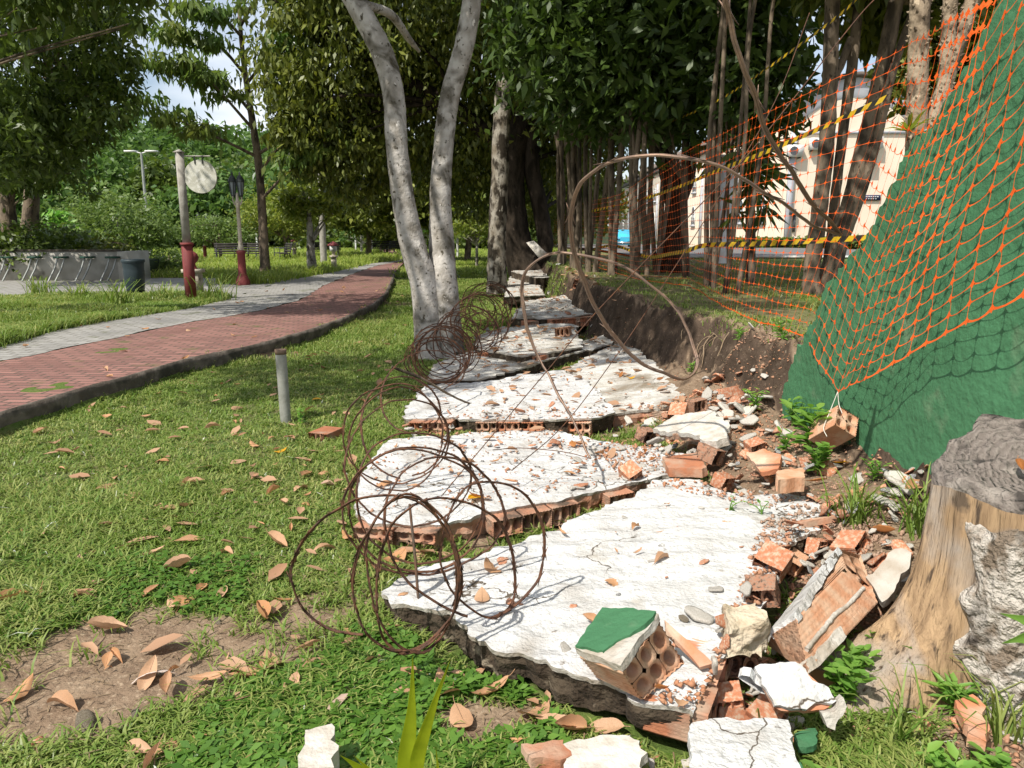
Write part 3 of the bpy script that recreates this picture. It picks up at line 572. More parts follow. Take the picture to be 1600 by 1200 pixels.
wall_layer(WX+.016, WX+.04, .03, 61, MAT['white'], 'render_layer', res=.2, inset=-.018)
wall_layer(WX+.04, WX+.13, .02, 63, MAT['terra_old'], 'brick_core', res=.3, inset=.01)
# ------------------------------------------------------------------ orange safety net
COL = [((862,392,24),(866,345,24)), ((914,412,16.5),(914,317,16.5)), ((1000,437,12.3),(970,304,12.3)), ((1078,447,9.3),(1060,242,9.5)), ((1150,487,6.6),(1190,178,6.6)), ((1255,527,4.95),(1400,80,4.4)), ((1266,541,4.28),(1425,62,3.7)),
       ((1309,612,3.85),(1478,38,3.08)), ((1352,590,3.4),(1510,25,2.9)), ((1440,537,3.0),(1560,0,2.78)), ((1600,457,2.42),(1690,-250,2.3)), ((1800,360,1.98),(1860,-480,1.9))]
CN = [50, 34, 26, 25, 13, 2, 5, 4, 4, 4, 4]; NR = 18
cols = []; 
for k in range(len(COL)-1):
    A0, A1, B0, B1 = [P(*c) for c in (COL[k][0], COL[k][1], COL[k+1][0], COL[k+1][1])]
    for i in range(CN[k]):
        t = i/CN[k]; cols.append((A0*(1-t)+B0*t, A1*(1-t)+B1*t))
cols.append((P(*COL[-1][0]), P(*COL[-1][1])))
nc = len(cols); ND = np.zeros((nc, NR+1, 3))
for i, (a, d) in enumerate(cols):
    for j in range(NR+1):
        s_ = j/NR; p = a*(1-s_)+d*s_; near = 1 if i > 140 else .5
        ND[i, j] = p+np.array([.012*vn(i*.35, j*.3, 1)*near, .02*vn(i*.3, j*.25, 7), (.018*vn(i*.3, j*.35, 4)-.06*math.sin(math.pi*s_)*(.3+.2*vn(i*.12, 2.2)))*near])
b = MB()
def ribbon(b, a, c, w0, w1, nrm_, sag, side=None):
    k = 5; t = np.linspace(0, 1, k)[:, None]; p = a+(c-a)*t+sag*(4*t*(1-t)); d = c-a; s_ = np.cross(d, nrm_); s_ /= np.linalg.norm(s_)+1e-9
    wd = (w1+(w0-w1)*np.abs(2*t-1)**2.5)/2; v = np.concatenate([p-s_*wd, p+s_*wd]); I_ = np.arange(k-1); b.add(v, np.stack([I_, I_+1, I_+1+k, I_+k], 1))
b = MB()
for i in range(nc):
    for j in range(NR+1):
        p = ND[i, j]; q_ = ND[min(i+1, nc-1), j]; r_ = ND[i, min(j+1, NR)]; pl_ = ND[max(i-1, 0), j]; pb = ND[i, max(j-1, 0)]
        eu = q_-pl_; eu = eu/np.linalg.norm(eu); ev = r_-pb; ev = ev/np.linalg.norm(ev); n_ = np.cross(eu, ev); n_ /= np.linalg.norm(n_)
        dist = np.linalg.norm(p); sc_ = 1.0 if dist < 4.5 else .8
        if i < nc-1: ribbon(b, p, q_, .0075*sc_ if j else .013, .0026*sc_ if j else .006, n_, np.array([0, 0, -.004-.012*R.random()])*(1 if i > 150 else .3)+n_*R.uniform(-.008, .008))
        if j < NR: ribbon(b, p, r_, .0075*sc_, .003*sc_, n_, n_*R.uniform(-.004, .004))
        if dist < 9:
            s_ = .0175; k_ = 8; a_ = np.arange(k_)*math.pi/4; rr = np.where(np.arange(k_) % 2 == 0, s_, s_*.62)
            b.add(np.vstack([p+n_*.001+np.cos(a_)[:, None]*rr[:, None]*eu+np.sin(a_)[:, None]*rr[:, None]*ev, p+n_*.001]), t=[[k, (k+1) % k_, k_] for k in range(k_)])
tag(b.build('safety_net', MAT['orange']), 'orange plastic safety mesh strung along the earth bank and over the green wall', 'safety net')
# brick hung from the net by a cord
hb = P(1302,670,3.72)
t_ = thing('hanging_brick', hb, 'broken hollow brick hung on a cord from the orange mesh', 'brick')
ax = np.array([.50, .35, .79]); ax /= np.linalg.norm(ax); e1 = np.cross(ax, [0, 0, 1]); e1 /= np.linalg.norm(e1); e2 = np.cross(e1, ax)
hl, hw = .095, .062
def hc(u, v, w_): return hb+ax*hl*(1-2*w_)+e1*hw*(2*u-1)+e2*hw*(1.0)*(2*v-1)
# rotate the end so that the holes look at the camera: build with three cells and an open broken side
ax = np.array([.36, -.72, .60]); ax /= np.linalg.norm(ax); e1 = np.cross(ax, [0, 1, 0]); e1 /= np.linalg.norm(e1); e2 = np.cross(e1, ax)
c8 = [[[hc(0,0,0), hc(0,0,1)],[hc(0,1,0), hc(0,1,1)]],[[hc(1,0,0), hc(1,0,1)],[hc(1,1,0), hc(1,1,1)]]]
trilin(hollow_unit(2, 2, 3, .03), c8).build('hollow_brick', MAT['terra_pale'], t_)
t_ = thing('tie_cord', P(1309,612,3.88), 'pale cord tying the hanging brick to the orange mesh', 'cord')
MB().tube(crv([P(1309,612,3.88), P(1296,645,3.72), P(1287,668,3.66), P(1292,682,3.62)], 5), .0022, 5).tube(crv([P(1309,612,3.88), P(1311,632,3.7), P(1316,646,3.64)], 5), .0022, 5).build('cord', MAT['cord'], t_)
# ------------------------------------------------------------------ caution tape in real stripes
def tape(pts, wdt, label, step=.16, twist=0.0):
    p = crv(pts, 14); seg = np.linalg.norm(np.diff(p, axis=0), axis=1); s_ = np.concatenate([[0], np.cumsum(seg)]); Lt = s_[-1]; n_ = int(Lt/(step/6)); t = np.linspace(0, Lt, n_)
    q_ = np.stack([np.interp(t, s_, p[:, k]) for k in range(3)], 1); d = np.gradient(q_, axis=0); d /= np.linalg.norm(d, axis=1)[:, None]
    up = np.array([0,0,1.]); V = []; 
    for i in range(n_):
        u = up-np.dot(up, d[i])*d[i]; u /= np.linalg.norm(u); v = np.cross(d[i], u); a = twist*math.sin(i*.045)+.25*vn(i*.12, 5.5); uu = u*math.cos(a)+v*math.sin(a)
        for k in range(4): V.append(q_[i]+uu*wdt*(k/3-.5)+d[i]*(k-1.5)*step*.11)
    q4 = [];  mi = []
    for i in range(n_-1):
        for k in range(3): q4.append([i*4+k, (i+1)*4+k, (i+1)*4+k+1, i*4+k+1]); mi.append((i // 3) % 2)
    return tag(MB().add(V, q4, m=mi).build('caution_tape', [MAT['tapeY'], MAT['tapeB']], smooth=True), label, 'caution tape')
tape([P(1075,391,9.4), P(1105,383,9), P(1180,381,8.3), P(1260,377,7.6), P(1355,371,7)], .052, 'low yellow and black caution tape in front of the house hedge')
tape([P(920,331,15.5), P(1000,312,13), P(1060,292,11), P(1130,263,9.3), P(1200,236,8.2), P(1300,192,7.2), P(1386,152,6.6)], .045, 'middle yellow and black caution tape rising past the air conditioners')
tape([P(1045,192,13), P(1100,168,11.5), P(1147,142,10.5), P(1225,88,9), P(1320,16,7.8), P(1370,-40,7)], .03, 'high yellow and black caution tape running up among the grove stems')
tape([P(920,391,16), P(960,384,14.5), P(1010,401,12.5), P(1050,396,10.5), P(1078,391,9.4)], .05, 'sagging far caution tape low behind the orange mesh')
# ------------------------------------------------------------------ tree stump
sx, sy = 1.575, 2.17; sz = .12
na, nh = 96, 26; ang = np.arange(na)*2*math.pi/na
root_dirs = [(3.38, .48, .20), (3.05, .42, .16), (4.55, .16, .3), (2.9, .2, .3), (5.5, .22, .4), (.4, .2, .5), (1.6, .2, .5)]
def stump_r(a, h, bark=0):
    r = .265+.02*np.sin(a*2+1)+.013*np.sin(a*5)+.008*np.sin(a*11+h*3)
    fl = np.exp(-h*7.0)
    for ra, ln, wd in root_dirs:
        da = (a-ra+math.pi) % (2*math.pi)-math.pi; r = r+fl*ln*np.exp(-(da/wd)**2)
    return r+bark
def stump_top(x, y): return .70+.12*sstep(((y-sy)*.9+(x-sx)*.3+.02)/.3)+.0
V = []; hs = np.linspace(0, 1, nh)**1.15
for h in hs:
    r = stump_r(ang, h*.75)
    x = sx+r*np.cos(ang); y = sy+r*np.sin(ang); r = r+.010*fbm(ang*9, h*2.2, 0, 3)+.006*fbm(ang*30, h*2.5, 4, 2)
    x = sx+r*np.cos(ang); y = sy+r*np.sin(ang); V.append(np.stack([x, y, -.02+h*(stump_top(x, y)+.02-.01*(1+np.sin(ang*7)))], 1))
nk = 14
for k in range(1, nk+1):
    f = 1-k/nk; r = stump_r(ang, .75)*f; x = sx+r*np.cos(ang); y = sy+r*np.sin(ang); V.append(np.stack([x, y, stump_top(x, y)+.016*fbm(x*7, y*34, 2, 4)+.006*np.sin(y*210+3*vn(x*6, y*6))*(f**.3 if k < nk else 0)], 1))
V = np.concatenate(V); nr_ = nh+nk; I_ = np.arange(na); J_ = (I_+1) % na
Q = np.concatenate([np.stack([i*na+I_, i*na+J_, (i+1)*na+J_, (i+1)*na+I_], 1) for i in range(nr_-1)])
mi = np.concatenate([np.full(na, 0 if i < nh-2 else 1) for i in range(nr_-1)])
def woodmat():
    m, t, b_ = newmat('bare wood'); co = objc(t); mp_ = N(t, 'ShaderNodeMapping'); mp_.inputs['Scale'].default_value = (14, 14, 1.3); t.links.new(co, mp_.inputs[0])
    c = noise_mix(t, (.40,.27,.155), (.25,.165,.095), 2.2, .38, .66, detail=8, coord=mp_.outputs[0]); c = noise_mix(t, c, (.33,.28,.235), 3.5, .46, .62, coord=co, dist=.5); c = noise_mix(t, c, (.085,.06,.042), 2.6, .60, .68, detail=8, coord=mp_.outputs[0])
    c = noise_mix(t, c, (.11,.08,.055), 6, .64, .70, detail=8, coord=co)
    t.links.new(c, b_.inputs['Base Color']); b_.inputs['Roughness'].default_value = .9; b_.inputs['Specular IOR Level'].default_value = .15; p = bump(t, b_, 2.5, .8, .03, coord=mp_.outputs[0]); bump(t, b_, 9, .6, .012, coord=mp_.outputs[0], prev=p); return m
MAT['wood'] = woodmat()
def ringmat():
    m, t, b_ = newmat('cut wood rings'); co = objc(t); mp_ = N(t, 'ShaderNodeMapping'); mp_.inputs['Location'].default_value = (-1.575, -2.17, 0); t.links.new(co, mp_.inputs[0])
    wv = N(t, 'ShaderNodeTexWave', wave_type='RINGS', rings_direction='Z'); wv.inputs['Scale'].default_value = 16; wv.inputs['Distortion'].default_value = 5; wv.inputs['Detail'].default_value = 4; wv.inputs['Detail Scale'].default_value = 2; t.links.new(mp_.outputs[0], wv.inputs['Vector'])
    x = N(t, 'ShaderNodeMix', data_type='RGBA'); t.links.new(wv.outputs[0], x.inputs[0]); x.inputs[6].default_value = (.15,.125,.108,1); x.inputs[7].default_value = (.20,.17,.148,1)
    c = noise_mix(t, x.outputs[2], (.05,.042,.036), 15, .54, .68, detail=9, coord=co); c = noise_mix(t, c, (.33,.29,.25), 7, .58, .75, coord=co)
    t.links.new(c, b_.inputs['Base Color']); b_.inputs['Roughness'].default_value = 1; p = bump(t, b_, 30, 1, .03, coord=co); bp = N(t, 'ShaderNodeBump'); bp.inputs['Strength'].default_value = .6; bp.inputs['Distance'].default_value = .006; t.links.new(wv.outputs[0], bp.inputs['Height']); t.links.new(p, bp.inputs['Normal']); t.links.new(bp.outputs[0], b_.inputs['Normal']); return m
MAT['woodtop'] = ringmat(); MAT['woodrim'] = M('weathered cut wood', (.25,.215,.19), (.12,.10,.085), 9, .4, .6, rough=1, bs=34, bst=1, bd=.03, extra=((.05,.04,.035), 16, .58, .7))
MAT['barkwhite'] = M('lichen white bark', (.54,.49,.43), (.22,.17,.125), 19, .45, .60, rough=1, bs=48, bst=1, bd=.05, extra=((.05,.04,.032), 6.5, .53, .63))
t_ = thing('tree_stump', (sx, sy, 0), 'weathered cut tree stump with bare pale wood and white lichen bark at right', 'tree stump')
MB().add(V, Q, m=mi).build('wood', [MAT['wood'], MAT['woodtop']], t_, smooth=True)
aa = np.linspace(3.50, 6.6, 84); V = []; hb_ = np.linspace(.06, .92, 34)
for k, h in enumerate(hb_):
    edge_ = np.minimum(np.arange(len(aa)), len(aa)-1-np.arange(len(aa))); th_ = .036*sstep(edge_/4)*(.35+.65*sstep((hb_[-1]-h)/.06))
    a_ = aa+(.12*vn(h*9, 3.3)+.30*(1-h)**2)*np.clip(1-edge_/12, 0, 1); r = stump_r(a_, h*.75)+th_+.007*fbm(a_*10, h*12, 6, 4)-.004
    x = sx+r*np.cos(a_); y = sy+r*np.sin(a_); V.append(np.stack([x, y, -.02+h*(stump_top(x, y)+.02-.05*(1+vn(a_*4, 1)))], 1))
V = np.concatenate(V); k_ = len(aa); Q = [[i*k_+j, i*k_+j+1, (i+1)*k_+j+1, (i+1)*k_+j] for i in range(33) for j in range(k_-1)]
MB().add(V, Q).build('bark', MAT['barkwhite'], t_, smooth=False)
# ------------------------------------------------------------------ razor wire
def wire(b, pts, r=.0045, strands=2, barb=.11, bl=.03, seed=0, n=6, bm=0):
    p = np.asarray(pts); s_ = np.concatenate([[0], np.cumsum(np.linalg.norm(np.diff(p, axis=0), axis=1))]); L_ = s_[-1]; k = max(4, int(L_/.022)); t = np.linspace(0, L_, k)
    q_ = np.stack([np.interp(t, s_, p[:, i]) for i in range(3)], 1); q_ = q_+.009*np.stack([vn(t*5.5, seed*1.7+i*5) for i in range(3)], 1)+.0035*np.stack([vn(t*17, seed*1.7+i*9) for i in range(3)], 1); d = np.gradient(q_, axis=0); d /= np.linalg.norm(d, axis=1)[:, None]+1e-9
    v = np.cross(d, [.12, .2, .97]); v /= np.linalg.norm(v, axis=1)[:, None]+1e-9; u = np.cross(v, d)
    for i in range(strands): 
        o_ = (i-.5)*1.3*r if strands > 1 else 0
        b.tube(q_+v*o_+u*o_*.5, r, n)
    st_ = int(barb/.022)
    for i in range(seed % st_+2, k-3, max(1, st_)):
        for sg in (-1, 1):
            base = q_[i]; 
            for sd_ in (-1, 1):
                c0_ = base+v[i]*sd_*r; tip = base+d[i]*sg*bl+v[i]*sd_*bl*.42; th_ = u[i]*.0012; m0 = base+d[i]*sg*bl*.35+v[i]*sd_*r*1.1
                b.add([c0_-th_, m0-th_, tip-th_, c0_+th_, m0+th_, tip+th_, c0_-th_+d[i]*(-sg)*.008, c0_+th_-d[i]*sg*.008], [[0,1,4,3],[1,2,5,4],[2,6,7,5],[6,0,3,7]], [[0,2,1],[3,4,5],[0,6,2],[3,5,7]])
def rings(spec, turns_pts=30):      # spec: (cx, cy, rx, ry, Y, tilt) successive rings of one helix, in photo pixels
    out = []; K = len(spec); spec = [(c[0], c[1], c[2], c[3], G(c[0], c[1]+c[3]+4, .13 if c[1]+c[3] > 560 else .2)[1]-.02, c[5]) for c in spec]
    for k in range(K-1):
        a, c = np.array(spec[k], float), np.array(spec[k+1], float)
        for i in range(turns_pts):
            t = i/turns_pts; s_ = a*(1-t)+c*t; th_ = 2*math.pi*t+math.pi*.5
            Y_ = s_[4]+s_[5]*math.cos(th_); ph = k*2.3+t*4; q_ = P(s_[0]+s_[2]*math.cos(th_), s_[1]+s_[3]*math.sin(th_), Y_); q_ = q_+.018*np.array([vn(ph*1.3, k*1.7), vn(ph, 5.5+k), max(0, vn(ph*1.1, 9.1+k))]); out.append(q_)
    return np.array(out)
b = MB()
wire(b, rings([(575,893,137,103,2.42,-.05),(626,896,88,126,2.42,.06),(645,903,62,122,2.46,.06),(630,897,86,124,2.52,.0),(780,872,62,90,2.7,.15),(742,850,112,115,2.72,.12)], 34), .0030, 2, .10, .028, 1)
wire(b, rings([(742,850,112,115,2.72,.1),(645,797,112,100,2.98,.08),(648,800,108,98,3.05,.05),(655,790,100,95,3.15,.1),(640,740,95,82,3.5,.1),(614,674,76,80,4.05,.1),(616,690,76,78,4.1,.05),(630,676,68,74,4.3,.1)], 30), .0031, 2, .11, .028, 3)
wire(b, rings([(630,676,68,74,4.3,.1),(630,630,50,46,5.4,.1),(690,556,48,44,7.2,.2),(684,552,45,46,7.4,.2),(700,548,46,42,7.7,.1),(690,556,40,42,7.9,.1),(715,540,44,44,8.4,.1),(740,510,44,46,9.2,.1),(752,500,46,44,9.8,.1),(740,505,40,40,10.1,.1),(765,490,40,42,10.8,.1),(770,480,36,38,11.5,.1),(760,475,36,34,12.0,.1),(750,480,38,32,12.2,.1),(775,470,30,32,13,.1)], 26), .0034, 2, .13, .03, 5)
for k in range(9):
    cx, cy, Y_ = [(690,560,7.3),(700,545,7.8),(745,505,9.4),(760,488,10.6),(735,500,9.8),(770,475,11.5),(720,530,8.6),(680,570,7),(752,515,9.2)][k]
    r0 = FPX*.27/Y_; wire(b, rings([(cx+R.uniform(-14,14), cy+R.uniform(-10,10), r0*R.uniform(.7,1.1), r0*R.uniform(.6,1), Y_+R.uniform(-.3,.3), R.uniform(-.2,.2)) for _ in range(4)], 24), .0042, 1, .14, .035, k)
tag(b.build('razor_wire_coil', MAT['wire']), 'rusty concertina razor wire coil sprawled over the left ends of the slabs', 'razor wire')
b = MB()
wire(b, crv([P(1130,-30,2.5), P(1148,50,2.55), P(1170,130,2.6), P(1200,207,2.7), P(1235,265,2.8), P(1275,325,2.95), P(1311,368,3.1)], 10), .0050, 2, .30, .05, 2)
wire(b, crv([P(1311,368,3.1), P(1270,350,3.0), P(1232,327,2.9), P(1190,298,2.8), P(1130,265,2.75), P(1060,249,2.75), P(995,246,2.8), P(945,259,2.9), P(905,290,3.0), P(891,330,3.1), P(894,380,3.2), P(910,435,3.3), P(932,485,3.4), P(965,530,3.5), P(1000,562,3.55), P(1040,586,3.6), P(1070,592,3.65), P(1088,576,3.7), P(1088,545,3.75), P(1072,505,3.8), P(1040,463,3.85), P(1000,432,3.85), P(955,410,3.85), P(905,397,3.85), P(860,398,3.9), P(828,418,3.95), P(815,452,4.0), P(818,495,4.0), P(832,540,4.0), P(855,581,3.95), P(880,628,3.8), P(905,680,3.7), P(922,716,3.62)], 9), .0058, 2, .33, .055, 5)
tag(b.build('razor_wire_loop', MAT['wire_tan']), 'tan razor wire springing up in two tall loops above the slabs', 'razor wire')
for pts, lb in (([P(1370,-5,3.5), P(1330,40,3.5), P(1200,204,3.4), P(1128,285,3.4), P(935,484,3.45), P(856,578,3.5), P(740,715,3.55), P(690,775,3.3)], 'thin grey fence wire crossing from the net down past the big loop'),
                ([P(1265,20,4.2), P(1215,150,4.15), P(1150,265,4.1), P(1040,440,4.0), P(960,560,3.95), P(880,665,3.9), P(800,735,3.5)], 'thinner fence wire crossing lower through the tall loops'),
                ([P(922,716,3.62), P(880,706,3.7), P(815,700,3.75), P(770,703,3.6)], 'short bent wire end lying on the second slab')):
    b = MB(); b.tube(crv(pts, 12), .0024, 6); tag(b.build('fence_wire', MAT['wire']), lb, 'wire')
# stake, pipe, stick, loose brick
b = MB(); p0, p1 = P(640,788,2.6), P(657,968,2.52); b.tube([p0, (p0+p1)/2+[.002,0,0], p1-[0,0,.06]], [.015,.016,.016], 6, flat=.35, rough=.1)
tag(b.build('iron_stake', MAT['iron']), 'flat rusty iron stake standing in the razor wire coil', 'stake')
base = G(447,660,0); tp_ = P(438,545,base[1]); t_ = thing('pipe_post', base, 'short grey pipe post with brown rim standing in the lawn', 'post')
hh = tp_-base; rp_ = .040
MB().tube([base-[0,0,.1], base+hh*.5, base+hh*.94], rp_, 18).build('pipe', MAT['pipe'], t_)
b = MB(); b.lathe([(rp_-.008,.0),(rp_+.002,0),(rp_+.003,.035),(rp_-.008,.035),(rp_-.009,-.02)], base+hh*.93, 18); b.build('rim', MAT['piperim'], t_)
MB().tube(crv([P(612,573,5.2), P(660,592,5.3), P(705,618,5.5), P(740,632,5.8), P(775,636,6.0)], 8), [.011]*8+[.009]*8+[.008]*8+[.007]*8+[.005], 7, rough=.3).build('stick', MAT['bark_brown'])
tag(bpy.data.objects['stick'], 'bent bare branch lying across the third slab and wire', 'branch')
bp_ = G(497,692,0); t_ = thing('loose_brick', bp_, 'hollow brick half sunk in the grass left of the second slab', 'brick')
c_ = math.cos(-.35); s_ = math.sin(-.35)
def lb(u, v, w_): x, y = (u-.5)*.15, w_*.2; return bp_+np.array([x*c_-y*s_, x*s_+y*c_, -.01+v*.075])
trilin(hollow_unit(3, 1, 6, .1), [[[lb(0,0,0), lb(0,0,1)],[lb(0,1,0), lb(0,1,1)]],[[lb(1,0,0), lb(1,0,1)],[lb(1,1,0), lb(1,1,1)]]]).build('hollow_brick', MAT['terra'], t_)
# ------------------------------------------------------------------ loose rubble: one mesh per shard shape, every piece an object
def shard_mesh(kind, seed):
    r_ = random.Random(seed); mb = MB()
    k = r_.randint(5, 7); a0 = sorted([i*2*math.pi/k+r_.uniform(-.35, .35) for i in range(k)]); rad = [r_.uniform(.6, 1.1) for _ in range(k)]; asp = r_.uniform(.5, .9)
    if kind in ('terra', 'chip'):
        th = .16 if kind == 'terra' else .22; n = 5; V = []; cv = r_.uniform(.0, .5) if kind == 'terra' else r_.uniform(0, .08); K = 24
        pol = []
        for i in range(K):
            a = i*2*math.pi/K
            for j in range(k):      # polygon radius
                b0, b1 = a0[j], a0[(j+1) % k]+(2*math.pi if j == k-1 else 0); aa = a if a >= a0[0] else a+2*math.pi
                if b0 <= aa <= b1:
                    p0 = np.array([math.cos(b0), math.sin(b0)])*rad[j]; p1 = np.array([math.cos(b1), math.sin(b1)])*rad[(j+1) % k]
                    d = np.array([math.cos(a), math.sin(a)]); e = p1-p0; t = (p0[0]*e[1]-p0[1]*e[0])/(d[0]*e[1]-d[1]*e[0]); pol.append(d*t*(1+r_.uniform(-.04, .04))); break
            else: pol.append(np.array([math.cos(a), math.sin(a)])*.8)
        pol = np.array(pol)*[1, asp]
        for s_ in (1, -1):
            for f in (0, .4, .75, 1):
                x, y = pol[:, 0]*f, pol[:, 1]*f; z = cv*(.6-y*y*2)+s_*th*.5+.03*fbm(x*3+seed, y*3, s_, 2)+(.02*np.sign(np.sin(y*28)) if kind == 'terra' and s_ == 1 else 0); V.append(np.stack([x, y, z], 1))
        V = np.concatenate(V); I_ = np.arange(K); J_ = (I_+1) % K; Q = []
        for s_ in (0, 1):
            for i in range(3):
                q = np.stack([(s_*4+i)*K+I_, (s_*4+i)*K+J_, (s_*4+i+1)*K+J_, (s_*4+i+1)*K+I_], 1); Q.append(q if s_ else q[:, ::-1])
        Q.append(np.stack([3*K+I_, 3*K+J_, 7*K+J_, 7*K+I_], 1)[:, ::-1]); mb.add(V, np.concatenate(Q))
    else:
        n = 8; V = []; Q = []
        for i in range(n+1):
            ph = math.pi*i/n
            for j in range(12):
                a = 2*math.pi*j/12; d = np.array([math.sin(ph)*math.cos(a), math.sin(ph)*math.sin(a)*asp, math.cos(ph)*.6]); q_ = d*1.4+seed
                V.append(d*(1+.28*float(vn(*(q_)))+.12*float(vn(*(q_*2.7)))))
        Q = [[i*12+j, i*12+(j+1) % 12, (i+1)*12+(j+1) % 12, (i+1)*12+j] for i in range(n) for j in range(12)]
        mb.add(V, np.array(Q)[:, ::-1])
    return mb
SH = {}
for kd, m_ in (('terra', 'terra'), ('chip', 'chip'), ('stone', 'stone')):
    SH[kd] = [shard_mesh(kd, 10*i+3).mesh({'terra':'brick_shard','chip':'plaster_chip','stone':'mortar_lump'}[kd], MAT[m_], smooth=False) for i in range(6)]
SH['wchip'] = [shard_mesh('chip', 10*i+7).mesh('plaster_flake', MAT['white'], smooth=False) for i in range(4)]
INFO = {'terra': ('brick_shard', 'brick shard', 'broken orange clay shard in the loose rubble around the white slabs', 'clay shards in the rubble'),
        'chip': ('plaster_chip', 'plaster chip', 'grey beige chip of plaster in the loose rubble around the white slabs', 'plaster chips in the rubble'),
        'stone': ('mortar_lump', 'mortar lump', 'rounded beige lump of mortar in the rubble around the slabs', 'mortar lumps in the rubble'),
        'wchip': ('plaster_flake', 'plaster flake', 'white painted flake of plaster in the rubble around the slabs', 'white flakes in the rubble')}
def put(kind, x, y, s_, z=None, tilt=.35, label=None):
    me = R.choice(SH[kind]); nm, cat, lab, grp = INFO[kind]; ob = bpy.data.objects.new(nm, me); C.objects.link(ob)
    zz, on = support(x, y) if z is None else (z, False)
    if on: tilt *= .35
    ob.location = (x, y, zz+s_*(.12 if kind != 'stone' else .3)*(1 if not on else .7)); ob.rotation_euler = (R.gauss(0, tilt), R.gauss(0, tilt), R.uniform(0, 6.28)); ob.scale = (s_*R.uniform(.8, 1.2), s_*R.uniform(.7, 1.2), s_*R.uniform(.8, 1.1))
    if label: tag(ob, label, cat)
    else: tag(ob, lab, cat, grp)
    return ob
def scatter(pxpoly, z, num, kinds, s0, s1, pile=0.0, tilt=.4):
    pl = [G(a, c, z)[:2] for a, c in pxpoly]; pl = np.array(pl); n = 0; mn, mx_ = pl.min(0), pl.max(0)
    while n < num:
        x, y = R.uniform(mn[0], mx_[0]), R.uniform(mn[1], mx_[1])
        if not pip(np.array([x]), np.array([y]), pl)[0]: continue
        zz, _ = support(x, y); s_ = s0*(s1/s0)**(R.random()**1.6); put(R.choice(kinds), x, y, s_, z=zz+R.random()*pile if pile else None, tilt=tilt); n += 1
T_, Cc, Sn, Wc = 'terra', 'chip', 'chip', 'wchip'
scatter([(1225,835),(1300,815),(1345,840),(1310,860),(1260,905),(1215,985),(1195,1010),(1180,950),(1215,890)], .17, 100, [T_]*6+[Cc,Sn,Wc], .014, .046, .06, .6)
scatter([(1000,640),(1080,620),(1160,650),(1250,700),(1240,760),(1130,745),(1100,715),(1000,695),(930,680)], .2, 125, [T_]*5+[Cc]*6+[Sn]*1+[Wc], .02, .085, .05)
scatter([(1100,590),(1190,600),(1210,640),(1150,660),(1080,630)], .28, 46, [T_,T_,Cc,Cc,Sn], .03, .10, .04)
scatter([(930,690),(1060,730),(1000,750),(880,770),(900,720)], .14, 34, [Cc]*5+[Sn,T_,Wc], .015, .05, .0)
scatter([(620,660),(930,657),(1000,650),(980,668),(620,680),(610,688)], .06, 40, [T_,T_,Cc,Sn,Wc], .02, .06, .06)
scatter([(560,700),(840,690),(930,700),(700,706)], .12, 22, [T_,T_,Cc], .012, .045, .0)
scatter([(740,545),(780,470),(800,425),(920,420),(960,500),(1000,535),(900,545)], .25, 60, [T_,Cc,Cc,Sn,Wc], .03, .10, .02)
scatter([(1100,1100),(1190,1050),(1290,1120),(1230,1150),(1120,1150)], .06, 46, [T_]*4+[Sn,Sn,Cc,Wc], .02, .06, .03, .6)
scatter([(1100,1030),(1170,960),(1200,1000),(1180,1045),(1130,1075)], .12, 26, [T_]*4+[Sn,Sn], .018, .05, .05, .8)
scatter([(800,1150),(880,1150),(1090,1180),(1080,1230),(820,1230)], .02, 16, [T_,T_,Cc,Sn,Wc], .02, .055, .02)
scatter([(1340,800),(1450,790),(1440,880),(1390,910),(1300,850)], .22, 50, [T_,T_,T_,Cc,Cc,Sn], .02, .075, .03)
scatter([(1420,1110),(1590,1090),(1600,1200),(1400,1200)], .06, 16, [T_,Cc,Sn], .015, .05, .01)
scatter([(1130,640),(1250,690),(1330,740),(1440,800),(1400,850),(1300,790),(1230,760),(1120,745)], .25, 85, [T_]*5+[Cc]*3+[Wc], .02, .085, .03)
scatter([(560,735),(560,805),(700,810),(1000,745),(940,690),(800,676)], .13, 26, [T_,Cc,Cc,Wc], .006, .02, .0)
scatter([(680,560),(950,520),(1000,560),(950,640),(660,640)], .13, 26, [T_,Cc,Cc,Sn], .01, .035, .0)
scatter([(660,890),(800,860),(1000,770),(1250,800),(1190,930),(1090,1090),(760,1000)], .16, 22, [T_,Cc,Cc,Wc], .005, .014, .0)
Sn = 'stone'
for px, py, k_, s_, lb_ in ((1134,832,T_,.034,'square ridged clay shard lying in the upper middle of the front slab'),(1100,892,T_,.03,'flat orange clay shard at the centre right of the front slab'),(1157,872,T_,.012,'tiny orange clay shard on the right of the front slab'),
        (1118,935,Cc,.034,'ribbed beige mortar chip on the front slab above the stump side crack'),(1168,937,Cc,.034,'grey oval plaster chip at the right of the front slab'),(884,1013,Cc,.03,'grey beige plaster chip left of the green faced chunk'),(1090,975,Cc,.055,'large grey plaster chip behind the leaning brick strip'),(1067,978,Sn,.022,'small round cream pebble behind the leaning brick strip'),
        (895,948,T_,.024,'curled orange clay shard left of the green faced chunk'),(972,953,T_,.016,'small orange clay shard just behind the green faced chunk'),(1095,808,Cc,.02,'thin cream plaster chip in the far middle of the front slab'),(975,815,Cc,.02,'cream plaster chip by the purple petal on the front slab'),
        (867,690,T_,.06,'ribbed orange clay shard lying on the second slab'),(912,722,T_,.03,'orange clay shard beside the bent wire end'),(1070,695,T_,.07,'large orange clay shard on the rubble by the beige plate'),(785,870,T_,.04,'orange clay shard inside the broken notch of the front slab'),(800,938,T_,.035,'orange clay shard under the coil on the front slab')):
    q = G(px, py, .15); put(k_, q[0], q[1], s_, label=lb_)
